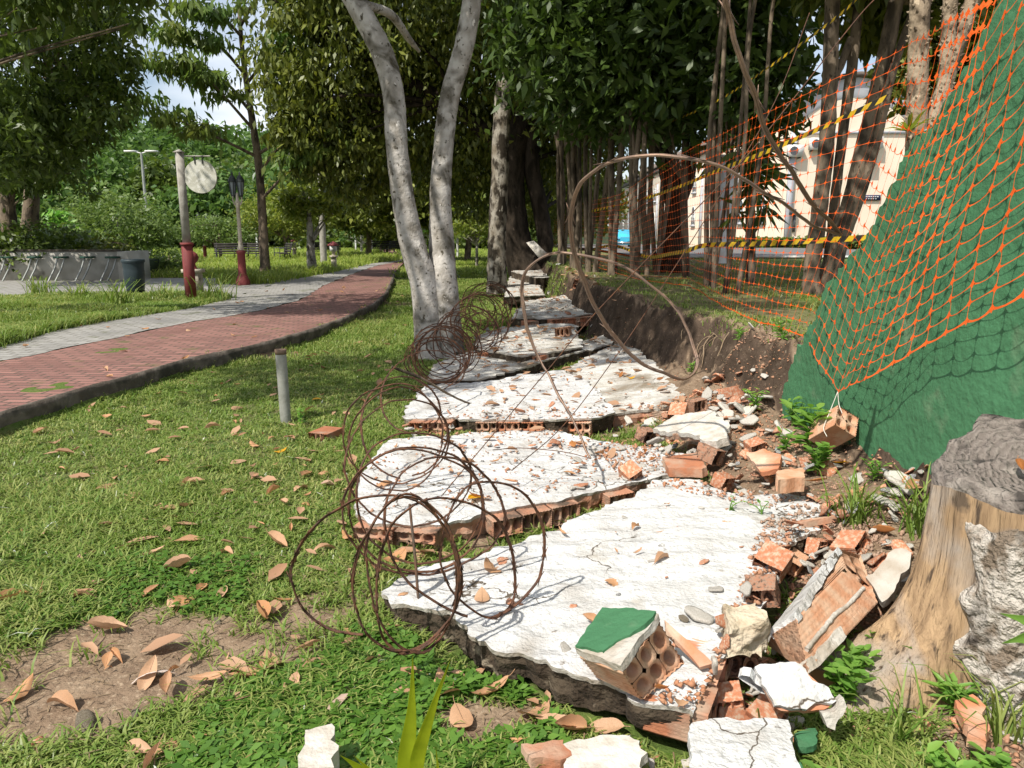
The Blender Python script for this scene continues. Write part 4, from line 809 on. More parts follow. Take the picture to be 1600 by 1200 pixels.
HBM = [hollow_unit(*c_, seed=k, ragged=.35).mesh('broken_hollow_brick', MAT[m_]) for k, (c_, m_) in enumerate((((2,2),'terra'),((3,1),'terra_pale'),((2,1),'terra_old'),((3,2),'terra')))]
for me in HBM:
    v_ = np.zeros(len(me.vertices)*3, np.float32); me.vertices.foreach_get('co', v_); v_ = v_.reshape(-1, 3)-.5; v_ += .05*np.stack([vn(*(v_.T*3+k)) for k in (0, 9, 18)], 1); me.vertices.foreach_set('co', v_.ravel().astype(np.float32)); me.update()
for px, py, z, s_ in ((1205,905,.15,.10),(1188,960,.13,.11),(1160,1020,.12,.10),(1135,1075,.10,.10),(1240,862,.18,.09),(1280,842,.2,.09),(1110,700,.24,.12),(1180,690,.28,.11),(1060,640,.26,.13),(1010,670,.2,.10),(1130,740,.22,.10),(1330,845,.22,.10),(1150,1120,.06,.10),(1200,1095,.10,.09),(985,745,.15,.10),(905,470,.3,.2),(880,515,.28,.17),(1090,625,.3,.12)):
    q = G(px, py, z); ob = bpy.data.objects.new('broken_hollow_brick', R.choice(HBM)); C.objects.link(ob); ob.location = (q[0], q[1], max(support(q[0], q[1])[0], z-.06)+s_*.2); ob.rotation_euler = (R.uniform(-1.9,-1.1), R.uniform(-.5,.5), R.uniform(-.9,.9)); ob.scale = (s_*R.uniform(.8,1.2), s_*R.uniform(.6,.9), s_*R.uniform(.6,1.1)); tag(ob, 'broken clay brick with open round holes in the rubble right of the slabs', 'brick', 'broken hollow bricks in the rubble')
t = G(1160,990,.2); hexa([t+np.array(v) for v in ((-.05,-.05,.06),(.05,-.04,.05),(.06,.05,.07),(-.05,.05,.06))], [t+np.array(v) for v in ((-.06,-.06,-.05),(.06,-.05,-.05),(.06,.06,-.05),(-.06,.06,-.05))], 0, n=8, rough=.022, seed=12).build('mortar_lump', MAT['stone'])
tag([o_ for o_ in C.objects if o_.name.startswith('mortar_lump')][-1], 'large beige mortar lump at the broken right edge of the front slab', 'mortar lump')
for px, py, s_, lb_ in ((133,1132,.045,'yellowish angular stone at the lower left of the bare soil patch'),(340,968,.018,'small white stone at the far side of the bare soil patch'),(212,1113,.024,'white flat stone in the middle of the bare soil patch'),(187,1135,.014,'tiny white stone near the yellowish stone'),(1560,1090,.09,'pale mossy boulder in the weeds at the right of the stump'),(1262,718,.07,'ochre lump of mortar under the hanging brick'),(55,1170,.05,'red brick fragment in the lower left corner')):
    q = G(px, py, 0.02); put(Sn if 'brick' not in lb_ else T_, q[0], q[1], s_, label=lb_)
# ------------------------------------------------------------------ fallen leaves, each an object
def leaf_mesh(seed, asp, curl, fold, bend):
    r_ = random.Random(seed); n, m_ = 14, 6; V = []
    for i in range(n+1):
        t = i/n; w_ = asp*(math.sin(math.pi*t**(.85 if seed % 3 else 1.25))**.8)*(1+(.05 if seed % 4 else .28)*r_.uniform(-1, .6))+.006; x = t-.5
        for j in range(m_+1):
            s_ = j/m_*2-1; y = s_*w_; z = curl*(s_*s_)*w_*1.2+fold*abs(s_)*w_+bend*(x*x)*1.6+.02*math.sin(t*26)*abs(s_)*.6+.05*float(vn(x*4+seed, y*5))
            V.append((x, y*(1-.25*abs(curl)), z))
    Q = [[i*(m_+1)+j, i*(m_+1)+j+1, (i+1)*(m_+1)+j+1, (i+1)*(m_+1)+j] for i in range(n) for j in range(m_)]
    mb = MB().add(V, Q); mb.tube([(-.5,0,bend*.4),(-.58,.01,bend*.5),(-.66,.03,bend*.7)], .008, 5); mb.tube([(-.5,0,bend*.4+.006),(0,0,.008),(.46,0,bend*.35+.005)], [.009,.007,.003], 4); return mb
LM = {k: [leaf_mesh(s_, R.uniform(.13, .34), R.uniform(-.7, 1.3), R.uniform(-.4, .7), R.uniform(-.9, .9)).mesh('fallen_leaf', MAT[k], smooth=True) for s_ in range(16 if k == 'dry' else 4)] for k in ('dry', 'dry_red', 'dry_yel')}
def leaf(x, y, s_, label=None, k='dry', grp='fallen leaves on the lawn', base=.025, rz=None):
    ob = bpy.data.objects.new('fallen_leaf', R.choice(LM[k])); C.objects.link(ob); z, on = support(x, y)
    ob.location = (x, y, z+(base if not on else .012)); ob.rotation_euler = (R.gauss(0, .22), R.gauss(0, .2), R.uniform(0, 6.28) if rz is None else rz); ob.scale = (s_*.92, s_*.92, s_*R.uniform(.35, .9))
    tag(ob, label or 'dry tan fallen leaf lying curled on the grass', 'leaf', None if label and grp is None else grp); return ob
LP = [(268,950),(290,938),(345,928),(262,1075),(238,1058),(325,1068),(170,985),(130,940),(60,945),(20,948),(232,930),(275,892),(300,850),(410,968),(440,945),(425,1040),(390,1060),(100,1100),(30,1085),(330,1150),(255,1160),(215,1170),(545,1010),(570,1030),(600,1040),(540,995),(440,788),(430,855),(352,862),(240,870),(190,858),(120,890),(150,975),(60,855),(15,830),(480,1020),(460,1075),(385,1190),(240,1190),(720,1118),(835,1115),(870,1130),(950,1140),(770,1085),(700,1080),(790,1170),(745,1060),(505,735),(515,765),(540,770),(480,740),(470,760),(600,780),(655,870),(590,900),(620,872),(540,840),(505,860),(690,705),(700,720),(425,775),(230,655),(85,690),(300,760),(330,665),(60,680),(170,660),(375,640),(395,700),(130,745),(210,790),(290,800),(180,745),(250,725)]
for px, py in LP: q = G(px+R.uniform(-4, 4), py+R.uniform(-4, 4), .02); leaf(q[0], q[1], R.uniform(.085, .15))
n = 0
while n < 92:
    y = 2.2+9*R.random()**1.3; x = R.uniform(-.62*y, .9); 
    if x < kerbx(y)+.15 or soilmask(np.array(x), np.array(y)) < .5 and R.random() < .5: continue
    leaf(x, y, R.uniform(.035, .10)); n += 1
n = 0
while n < 34:
    y = R.uniform(4.5, 18); x = R.uniform(-6, float(kerbx(y)))
    ob = leaf(x, y, R.uniform(.08, .14), 'dry fallen leaf lying flat on the brick path', grp='fallen leaves on the path'); ob.location.z = .165; n += 1
for pl, z, num in (([(660,600),(960,540),(1060,600),(960,640),(640,640)], .14, 16), ([(570,740),(900,680),(1050,720),(900,765),(600,800)], .13, 12), ([(750,540),(800,440),(930,450),(1000,530)], .2, 14), ([(1100,640),(1240,700),(1300,760),(1380,800),(1420,880),(1300,840)], .25, 10), ([(880,1130),(1290,1130),(1300,1200),(800,1200)], .03, 6)):
    p2 = np.array([G(a, c, z)[:2] for a, c in pl]); n = 0
    while n < num:
        x, y = R.uniform(p2[:, 0].min(), p2[:, 0].max()), R.uniform(p2[:, 1].min(), p2[:, 1].max())
        if pip(np.array([x]), np.array([y]), p2)[0]: leaf(x, y, R.uniform(.05, .12), 'russet fallen leaf among the slabs and rubble', 'dry_red' if R.random() < .6 else 'dry', 'fallen leaves among the slabs'); n += 1
for px, py, s_, k_, lb_ in ((438,708,.11,'dry_yel','bright yellow fallen leaf on the grass left of the loose brick'),(495,627,.09,'dry_yel','bright yellow fallen leaf on the grass right of the pipe post'),(955,917,.07,'dry','brown oval leaf lying in the middle of the front slab'),(925,977,.08,'dry','folded tan leaf tucked beside the green painted face'),(1227,1135,.12,'dry','broad coppery leaf at the bottom beside the white chunk'),(1290,1148,.14,'dry','large veined coppery leaf at the foot of the stump'),
        (745,772,.14,'dry_yel','orange leaf standing on the second slab inside the coil'),(985,594,.10,'dry_yel','orange leaf on the tilted stained slab'),(1312,770,.09,'dry_yel','curled ochre leaf under the green wall'),(1590,765,.10,'dry_red','orange leaf on the cut top of the stump'),(962,840,.02,'dry_red','tiny brown leaf on the front slab'),(962,870,.035,'dry','small brown leaf on the front slab left of the branch piece'),(233,1062,.13,'dry','big brown curled leaf on the bare soil patch'),(1425,838,.15,'dry','long yellow brown leaf beside the stump'),(130,1130,.03,'dry','tiny leaf scrap by the yellowish stone'),(1205,735,.1,'dry','dry leaf in the weeds by the green wall')):
    q = G(px, py, .15 if px > 550 else .02)
    ob = leaf(q[0], q[1], s_, lb_, k_, None)
    if 'cut top' in lb_: q = P(1590,762,2.14); ob.location = (q[0], q[1], float(stump_top(q[0], q[1]))+.03)
q = G(1032,880,.16); tag(MB().tube([q+[-.05,-.01,.01],q+[0,.0,.015],q+[.06,.012,.012]], [.006,.007,.005], 7, rough=.3).build('branch_piece', MAT['bark_pale']), 'short grey branch piece lying on the front slab', 'branch')
MAT['leaflit'] = leafmat('small dry leaves', [(.50,.31,.19),(.60,.40,.26),(.42,.22,.12),(.64,.46,.31),(.46,.20,.09),(.33,.17,.09)], trans=.15, rough=.7)
mb = MB(); n = 520; y = 2+rng.random(n)**1.2*16; x = -.66*y+rng.random(n)*(.66*y+1.0); k = (x > kerbx(y)+.1); x, y = x[k], y[k]; z = H(x, y)+.03
x2 = rng.uniform(-.3, 1.3, 420); y2 = rng.uniform(4.2, 16, 420); z2 = H(x2, y2)+.02
for poly, plc in SL: z2 = np.maximum(z2, np.where(pip(x2, y2, poly), plc[0]+plc[1]*x2+plc[2]*y2+.012, -1))
x, y, z = np.concatenate([x, x2]), np.concatenate([y, y2]), np.concatenate([z, z2]); n = len(x); a = rng.random(n)*6.283; l = .025+.05*rng.random(n)**1.5; d = np.stack([np.cos(a), np.sin(a), rng.normal(0, .2, n)], 1)*l[:, None]; s_ = np.stack([-np.sin(a), np.cos(a), rng.normal(0, .2, n)], 1)*(l*rng.uniform(.3, .55, n))[:, None]; p = np.stack([x, y, z], 1); u_ = np.array([0, 0, 1])*(l*rng.uniform(-.05, .3, n))[:, None]
V = np.stack([p-d, p-d*.3+s_+u_, p+d*.5+s_*.7+u_, p+d, p+d*.5-s_*.7+u_, p-d*.3-s_+u_, p-d*.3, p+d*.5], 1).reshape(-1, 3); I_ = np.arange(n)*8
mb.add(V, np.concatenate([np.stack([I_+1, I_+6, I_+7, I_+2], 1), np.stack([I_+6, I_+5, I_+4, I_+7], 1)]), np.concatenate([np.stack([I_, I_+6, I_+1], 1), np.stack([I_, I_+5, I_+6], 1), np.stack([I_+2, I_+7, I_+3], 1), np.stack([I_+7, I_+4, I_+3], 1)])); tag(mb.build('leaf_litter', MAT['leaflit']), 'scatter of smaller dry leaves over the lawn and far slabs', 'leaf litter', kind='stuff')
# ------------------------------------------------------------------ grass and ground cover (uncountable)
def blades(x, y, z, h, wd, lean, nseg=2):
    n = len(x); a = rng.random(n)*2*math.pi; la = lean*(.4+rng.random(n)); dx, dy = np.cos(a), np.sin(a); px, py = -dy, dx; V = []
    f = [(0, 1, 0), (.5, .9, .3), (.85, .55, .8)]
    for t, wf, bf in f:
        cx = x+dx*h*la*bf; cy = y+dy*h*la*bf; cz = z+h*t*np.sqrt(np.clip(1-(la*bf)**2*.35, .2, 1))
        V += [np.stack([cx-px*wd*wf/2, cy-py*wd*wf/2, cz], 1), np.stack([cx+px*wd*wf/2, cy+py*wd*wf/2, cz], 1)]
    V.append(np.stack([x+dx*h*la*1.25, y+dy*h*la*1.25, z+h*np.clip(1-la*.35, .35, 1)], 1))
    V = np.stack(V, 1).reshape(-1, 3); I_ = np.arange(n)*7
    q = np.concatenate([np.stack([I_, I_+1, I_+3, I_+2], 1), np.stack([I_+2, I_+3, I_+5, I_+4], 1)]); t = np.stack([I_+4, I_+5, I_+6], 1); return V, q, t
def onslab(x, y):
    m_ = np.zeros(len(x), bool)
    for poly, pl in SL: m_ |= pip(x, y, poly)
    return m_
def region(n, x0, x1, y0, y1, pw=1.0):
    y = y0+(y1-y0)*rng.random(n)**pw; x = x0(y)+(x1(y)-x0(y))*rng.random(n); return x, y
gb = MB(); gfar = MB()
# near lawn between kerb and slabs: tufts
def lawn_patch(nt_, per, y0, y1, pw, hh, ww, x0, x1, spread, dens, lean=.8, zf=H, gb=gb):
    x, y = region(nt_, x0, x1, y0, y1, pw); k = dens(x, y); x, y = x[k], y[k]
    tall = .6+.8*sstep(.5+.6*fbm(x*.9, y*.9, 3, 3)); m_ = per
    X_ = np.repeat(x, m_); Y_ = np.repeat(y, m_); X_ = X_+rng.normal(0, 1, len(X_))*spread*(1+Y_*.03); Y_ = Y_+rng.normal(0, 1, len(Y_))*spread*(1+Y_*.03); T2 = np.repeat(tall, m_)
    k = ~onslab(X_, Y_); X_, Y_, T2 = X_[k], Y_[k], T2[k]
    s_ = (1+np.maximum(0, Y_-4)*.10); h = hh*T2*(.55+.9*rng.random(len(X_))); wdt = ww*s_*(.6+.8*rng.random(len(X_)))
    V, q, t = blades(X_, Y_, zf(X_, Y_)-.004, h, wdt, lean); gb.add(V, q, t)
def dens_lawn(x, y):
    m_ = soilmask(x, y); return (rng.random(len(x)) < np.clip((m_-.75)/.4, .02, 1)) & (x > kerbx(y)+.03) & (x < 1.05+np.maximum(0, .9-np.abs(y-1.6))*.9)
lawn_patch(27000, 8, 1.6, 8.0, 1.5, .046, .0068, lambda y: np.maximum(-.72*y-1.1, -4.3), lambda y: np.minimum(.72*y, 1.2), .022, dens_lawn, lean=1.05)
lawn_patch(16000, 8, 7.5, 24, 1.4, .06, .006, lambda y: kerbx(y), lambda y: np.full_like(y, .95), .04, lambda x, y: rng.random(len(x)) < np.clip((soilmask(x, y)-.6)/.4, .2, 1))
lawn_patch(16000, 8, 5.2, 15.9, .9, .12, .007, lambda y: -.75*y-.5, lambda y: np.interp(y, LY, LX)-.05, .05, lambda x, y: (y < G(200,464,.15)[1]))
lawn_patch(15000, 8, 17.6, 60, 1.3, .22, .008, lambda y: -.75*y, lambda y: np.interp(y, LY, LX)-.1, .10, lambda x, y: (y > np.where(x < -7.5, 22.3, 19.5)+.8*vn(x*.7, y*.5)) & ~((y > 35.6) & (y < 39.8) & (x < -9)), gb=gfar)
lawn_patch(7000, 7, 24, 62, 1.2, .14, .010, lambda y: kerbx(y)+.2, lambda y: np.full_like(y, 2.0), .1, lambda x, y: x > -50, gb=gfar)
lawn_patch(9000, 6, 4.8, 23.5, 1.3, .045, .006, lambda y: np.interp(y, *TOPX)+.0, lambda y: .75*y, .035, lambda x, y: rng.random(len(x)) < np.clip(.35+.8*fbm(x*1.1, y*1.1, 8, 3), .08, 1))
MAT['grass_sunlit'] = leafmat('sunlit meadow grass', [(.14,.24,.03),(.22,.34,.045),(.32,.42,.07),(.40,.42,.12)], trans=.4, rough=.6, spec=.2)  # lighter version of the lawn grass, sunlight painted into its colours
tag(gfar.build('meadow_grass', MAT['grass_sunlit']), 'taller far lawn grass, its yellow green lightened to look sunlit', 'grass', kind='stuff')
tag(gb.build('lawn_grass', MAT['grass']), 'short green lawn grass around the slabs and path', 'grass', kind='stuff')
# broad-leaved ground cover in front
def rosettes(px_reg, n, zadd, L_, W_, name, mat, label, hgt=.03):
    mb = MB(); p2 = np.array([G(a, c, .0)[:2] for a, c in px_reg]); x = rng.uniform(p2[:, 0].min(), p2[:, 0].max(), n*4); y = rng.uniform(p2[:, 1].min(), p2[:, 1].max(), n*4); k = pip(x, y, p2) & ~onslab(x, y) & (soilmask(x, y) > .95); x, y = x[k][:n], y[k][:n]
    X_ = np.repeat(x, 5)+rng.normal(0, .012, len(x)*5); Y_ = np.repeat(y, 5)+rng.normal(0, .012, len(x)*5); a = rng.random(len(X_))*6.283; l = L_*(.5+rng.random(len(X_))); z = H(X_, Y_)+zadd+hgt*rng.random(len(X_)); d = np.stack([np.cos(a), np.sin(a), rng.uniform(-.2, .5, len(a))], 1); s_ = np.stack([-np.sin(a), np.cos(a), rng.uniform(-.4, .4, len(a))], 1)
    p = np.stack([X_, Y_, z], 1); V = np.stack([p, p+d*l[:, None]*.5+s_*l[:, None]*W_, p+d*l[:, None]+[0,0,-.004], p+d*l[:, None]*.5-s_*l[:, None]*W_], 1).reshape(-1, 3); I_ = np.arange(len(p))*4
    mb.add(V, np.stack([I_, I_+1, I_+2, I_+3], 1)); return tag(mb.build(name, mat), label, 'ground cover', kind='stuff')
rosettes([(420,1000),(640,1000),(700,1060),(840,1080),(900,1200),(250,1260),(350,1080)], 3200, .005, .032, .24, 'ground_cover', MAT['cover'], 'small leaved green ground cover in front of the front slab')
rosettes([(0,840),(250,880),(400,880),(380,960),(100,1000),(0,1060)], 900, .005, .028, .24, 'ground_cover', MAT['cover'], 'small leaved green ground cover left of the bare soil')
# dry litter on soil, bank foot and rubble
mb = MB(); n = 16000; x = rng.uniform(-3.2, 1.9, n); y = 1.7+rng.random(n)**1.3*7; k = (((soilmask(x, y) < 1.0) | (rng.random(n) < .45)) & (x < .6) & (x > kerbx(y)+.1) & ~onslab(x, y)) | ((x > .95) & ~onslab(x, y)); x, y = x[k], y[k]; a = rng.random(len(x))*6.283; l = .006+.022*rng.random(len(x))**2; p = np.stack([x, y, H(x, y)+.004+.006*rng.random(len(x))+.02*(soilmask(x, y) > 1)*(x < .6)], 1); d = np.stack([np.cos(a), np.sin(a), rng.uniform(-.3, .4, len(a))], 1); s_ = np.stack([-np.sin(a), np.cos(a), 0*a], 1)
V = np.stack([p-d*l[:, None]-s_*.0015, p+d*l[:, None]-s_*.001, p+d*l[:, None]+s_*.001, p-d*l[:, None]+s_*.0025], 1).reshape(-1, 3); I_ = np.arange(len(p))*4
tag(mb.add(V, np.stack([I_, I_+1, I_+2, I_+3], 1)).build('dry_litter', MAT['straw']), 'dry twig and leaf litter on bare soil', 'litter', kind='stuff')
MAT['crumb'] = leafmat('rubble crumbs', [(.42,.17,.08),(.46,.38,.28),(.56,.54,.50),(.36,.28,.20),(.40,.36,.30),(.50,.44,.36),(.40,.20,.11)], trans=0, rough=.95, spec=.1)
mb = MB(); fams = [([(1000,620),(1180,600),(1330,720),(1440,820),(1400,900),(1330,860),(1240,800),(1000,745),(930,690)], .22, 5200), ([(1190,840),(1340,830),(1400,900),(1300,1120),(1230,1140),(1090,1120),(1150,960)], .12, 3000), ([(800,1140),(1090,1130),(1600,1100),(1600,1200),(800,1200)], .04, 1200), ([(700,560),(800,430),(940,430),(1010,560),(1120,600),(1000,660),(640,670)], .16, 1800), ([(600,655),(930,655),(1000,690),(600,700)], .06, 700), ([(560,700),(900,672),(1080,730),(900,770),(580,810)], .13, 500)]
for pl, z, n in fams:
    p2 = np.array([G(a, c, z)[:2] for a, c in pl]); k_ = 0
    x = rng.uniform(p2[:, 0].min(), p2[:, 0].max(), n*3); y = rng.uniform(p2[:, 1].min(), p2[:, 1].max(), n*3); k = pip(x, y, p2); x, y = x[k][:n], y[k][:n]; z = H(x, y)
    for poly, plc in SL: z = np.maximum(z, np.where(pip(x, y, poly), plc[0]+plc[1]*x+plc[2]*y+.004, -1))
    s_ = .003+.011*rng.random(len(x))**2.5; O = rng.normal(0, 1, (len(x), 6, 3))*.25+np.array([[1,0,0],[-1,0,0],[0,1,0],[0,-1,0],[0,0,.7],[0,0,-.7]])
    V = (np.stack([x, y, z+s_*.4], 1)[:, None]+O*s_[:, None, None]).reshape(-1, 3); I_ = np.arange(len(x))*6
    T_8 = [[0,2,4],[2,1,4],[1,3,4],[3,0,4],[2,0,5],[1,2,5],[3,1,5],[0,3,5]]; mb.add(V, t=np.concatenate([I_[:, None]+np.array(f) for f in T_8]))
tag(mb.build('rubble_crumbs', MAT['crumb']), 'fine crumbs of brick and plaster strewn over the rubble', 'crumbs', kind='stuff')
# weeds, each plant its own object
def weed(base, h, nst, L_, W_, label, mat='weed', name='weed_plant', spread=.5, per=7, group=None):
    root = thing(name, base, label, 'plant', group); st_ = MB(); lf = MB()
    for i in range(nst):
        a = R.uniform(0, 6.28); s_ = spread*R.uniform(.3, 1); p = [base+np.array([math.cos(a)*s_*h*t*t, math.sin(a)*s_*h*t*t, h*t*(1-.25*s_*t)]) for t in np.linspace(0, 1, 6)]; st_.tube(p, [.003,.0028,.0025,.002,.0018,.0012], 5)
        for k in range(per):
            t = .2+.8*k/(per-1) if per > 1 else 1; q_ = p[min(5, int(t*5))]+(p[min(5, int(t*5)+1)]-p[min(5, int(t*5))])*(t*5 % 1); aa = R.uniform(0, 6.28); l = L_*R.uniform(.6, 1.2); d = np.array([math.cos(aa), math.sin(aa), R.uniform(-.2, .7)]); d /= np.linalg.norm(d); s2 = np.cross(d, [0,0,1]); s2 /= np.linalg.norm(s2); up = np.cross(s2, d)
            V = [q_, q_+d*l*.35+s2*l*W_+up*.1*l, q_+d*l*.75+s2*l*W_*.7+up*.08*l, q_+d*l, q_+d*l*.75-s2*l*W_*.7+up*.08*l, q_+d*l*.35-s2*l*W_+up*.1*l, q_+d*l*.4, q_+d*l*.75]
            lf.add(V, [[0,6,1,1][:3]+[1]] if False else None, [[0,6,1],[1,6,2],[2,6,7],[2,7,3],[0,5,6],[5,4,6],[4,7,6],[4,3,7]])
    st_.build('stem', MAT['weed'], root); lf.build('foliage', MAT[mat], root); return root
W = [(1262,745,.24,10,.10,.24,'bright green broad leaved weed below the hanging brick'),(1275,772,.16,12,.055,.28,'low light green weed at the far right corner of the front slab'),(1178,665,.16,6,.06,.16,'feathery green weed at the foot of the earth bank'),(1215,640,.17,6,.06,.2,'yellow green weed at the lower left end of the green wall'),(1235,700,.16,8,.06,.2,'green weed between beige plate and green wall'),(1225,735,.12,6,.05,.2,'small green weed by the pale red brick'),
     (1320,1040,.16,12,.055,.28,'parsley like weed between ribbed chunk and stump foot'),(1345,1010,.10,7,.05,.25,'light green weed against the ribbed chunk'),(1385,1000,.12,5,.07,.12,'narrow leaved weed on the pale stump root'),(1290,1170,.08,6,.05,.3,'bright round leaved weed at the bottom beside the green flake'),(1480,1150,.09,9,.045,.28,'yellow green weed at the bottom right of the stump root'),(1560,1150,.09,9,.045,.28,'yellow green weed in the bottom right corner'),(1500,1060,.09,8,.07,.12,'grassy green weed under the bark of the stump'),
     (1360,800,.10,6,.04,.2,'small weed in the litter under the green wall'),(1150,610,.1,5,.05,.2,'small weed on the earth bank foot'),(1080,600,.1,5,.05,.2,'dark small weed behind the tilted slab'),(470,665,.14,5,.04,.3,'feathery weed standing right of the pipe post')]
for px, py, h, ns, L_, W_, lb_ in W:
    q = G(px, py, .15 if px > 600 else 0); q = np.array([q[0], q[1], support(q[0], q[1])[0]]); weed(q, h, ns, L_, W_, lb_)
for px, py, lb_ in ((1140,800,'thin seedling growing over the front slab near its far edge'),(1190,805,'second thin seedling on the front slab beside the cream chip'),(1300,800,'thin seedling over the exposed orange brick tip')):
    q = PL(px, py, P1); weed(q, .07, 3, .022, .35, lb_, spread=1.2, per=4)
def tuft(px, py, z, h, n, label, mat='grass', wd=.008, spread=.04, name='grass_tuft'):
    q = G(px, py, z); q = np.array([q[0], q[1], support(q[0], q[1])[0]]); x = q[0]+rng.normal(0, spread, n); y = q[1]+rng.normal(0, spread, n); V, q4, t = blades(x, y, np.full(n, q[2]-.01), h*(.5+.7*rng.random(n)), np.full(n, wd), .7)
    return tag(MB().add(V, q4, t).build(name, MAT[mat]), label, 'grass')
tuft(1410,1120,.08,.22,26,'grass tuft growing over the pale stump root'); tuft(1340,790,.3,.22,60,'grass tuft at the foot of the green wall'); tuft(1440,810,.3,.26,60,'grass tuft between green wall and stump'); tuft(1575,1110,.1,.2,60,'grass tuft at the right edge below the bark')
tuft(1160,1135,.05,.16,10,'few long grass blades by the right corner of the front slab'); tuft(1055,742,.2,.12,40,'dark grass tuft behind the front slab'); tuft(1400,700,.4,.28,8,'few long blades before the green wall', wd=.006)
for i, (px, py) in enumerate(((185,478),(410//1,446),(120,470),(62,458),(255,470))): tuft(px, py, .15, .55 if i == 0 else .4, 70, ['tall grass tuft left of the bin','spiky grass clump right of the sign post','tall grass tuft on the left court edge','thin grass clump near the left picture edge','grass tuft at the bin foot'][i], wd=.02, spread=.12) if i != 1 else tuft(338, 470, .15, .6, 50, 'spiky grass clump right of the sign post', wd=.02, spread=.12)
# two broad yellow-green blades at the bottom
def broad(pts, wmax, label, par):
    p = crv(pts, 8); n = len(p); V = []; d = np.gradient(p, axis=0); d /= np.linalg.norm(d, axis=1)[:, None]; s_ = np.cross(d, [0.1, -1, .1]); s_ /= np.linalg.norm(s_, axis=1)[:, None]; nn = np.cross(s_, d)
    for i in range(n):
        t = i/(n-1); w_ = wmax*(1-t**2.2)*(.75+.5*math.sin(math.pi*min(1, t*1.3)))/1.1+.0006
        for k in range(9): u = k/4-1; V.append(p[i]+s_[i]*u*w_/2+nn[i]*(.12*w_*u*u+.0012*(k % 2)))
    return MB().add(V, [[i*9+k, i*9+k+1, (i+1)*9+k+1, (i+1)*9+k] for i in range(n-1) for k in range(8)]).build('leaf_blade', MAT['blade'], par, smooth=True)
q = G(645,1290,0); t_ = thing('sword_plant', q, 'young plant with two upright yellow green sword leaves at the bottom edge', 'plant')
broad([q+[.0,0,-.02], P(635,1200,q[1]+.02), P(643,1110,q[1]+.03), P(645,1022,q[1]+.03)], .042, '', t_); broad([q+[.01,0,-.02], P(650,1200,q[1]+.0), P(675,1110,q[1]-.03), P(704,1030,q[1]-.05)], .034, '', t_)
broad([q+[.03,0,-.02], P(684,1230,q[1]), P(681,1165,q[1])], .016, '', t_); broad([q+[-.02,0,-.02], P(570,1210,q[1]-.02), P(532,1180,q[1]-.04)], .03, '', t_); broad([q+[-.02,0,-.02], P(590,1220,q[1]-.08), P(553,1180,q[1]-.1)], .022, '', t_)
q = P(1640,1010,1.75); t_ = thing('sapling', q, 'green serrated leaves reaching in from the right picture edge over the bark', 'plant')
broad([q, P(1615,975,1.76), P(1562,958,1.76)], .045, '', t_).data.materials[0] = MAT['weed']; broad([q, P(1610,995,1.74), P(1565,1005,1.72)], .05, '', t_).data.materials[0] = MAT['weed']; MB().tube([q, q+[.02,.02,-.3], [q[0]+.03, q[1]+.02, 0]], .004, 6).build('stem', MAT['weed'], t_)
# roots hanging from the earth bank
for k, (px, py, lb_) in enumerate(((1170,540,'bundle of pale roots hanging from the earth bank beside the green wall'),(1120,535,'thin pale root crossing the earth bank'),(1205,560,'thick roots by the lower left end of the green wall'),(1060,500,'fine roots hanging from the far earth bank'))):
    b = MB()
    for i in range(6):
        y_ = G(px, 600, .15)[1]+R.gauss(0, .3)-.1; x_ = float(np.interp(y_, *TOPX))-.05; z_ = .6-R.random()*.12; pts = [np.array([x_+.05, y_, z_])]; d = np.array([-.05, R.gauss(0, .06), -.03])
        for s_ in range(7): pts.append(pts[-1]+d+np.array([R.gauss(0, .02), R.gauss(0, .035), R.gauss(-.02, .03)])); d = d*.6+np.array([0, 0, -.035]); 
        b.tube(crv(pts, 4), R.uniform(.002, .006), 5)
    tag(b.build('exposed_roots', MAT['root']), lb_, 'roots')
# ------------------------------------------------------------------ trees
def leaves(mb, pts, L_, W_, droop, spread=1.0):
    n = len(pts); a = rng.random(n)*6.283; el = rng.normal(-droop, .45, n); d = np.stack([np.cos(a)*np.cos(el), np.sin(a)*np.cos(el), np.sin(el)], 1)
    r_ = rng.normal(0, 1, (n, 3)); r_[:, 2] += .8; s_ = np.cross(d, r_); s_ /= np.linalg.norm(s_, axis=1)[:, None]+1e-9; l = (L_*(.6+.8*rng.random(n)))[:, None]; w_ = W_*l
    up = np.cross(s_, d); V = np.stack([pts, pts+d*l*.42+s_*w_+up*l*.05, pts+d*l-[0, 0, .05*L_], pts+d*l*.42-s_*w_+up*l*.05], 1).reshape(-1, 3); I_ = np.arange(n)*4
    mb.add(V, np.stack([I_, I_+1, I_+2, I_+3], 1)); return mb
def blob_pts(c, r, n, per=40, cl=.16, shell=.45, flat=.6):
    k = max(3, int(n/per)); u = rng.normal(0, 1, (k, 3)); u /= np.linalg.norm(u, axis=1)[:, None]; q_ = np.asarray(c)+u*np.asarray(r)*(shell+(1-shell)*rng.random(k)**.7)[:, None]
    cs = np.mean(r)*cl*(.5+rng.random(k)); idx = rng.integers(0, k, n); g = rng.normal(0, 1, (n, 3))*[1, 1, flat]; return q_[idx]+g*cs[idx][:, None], q_
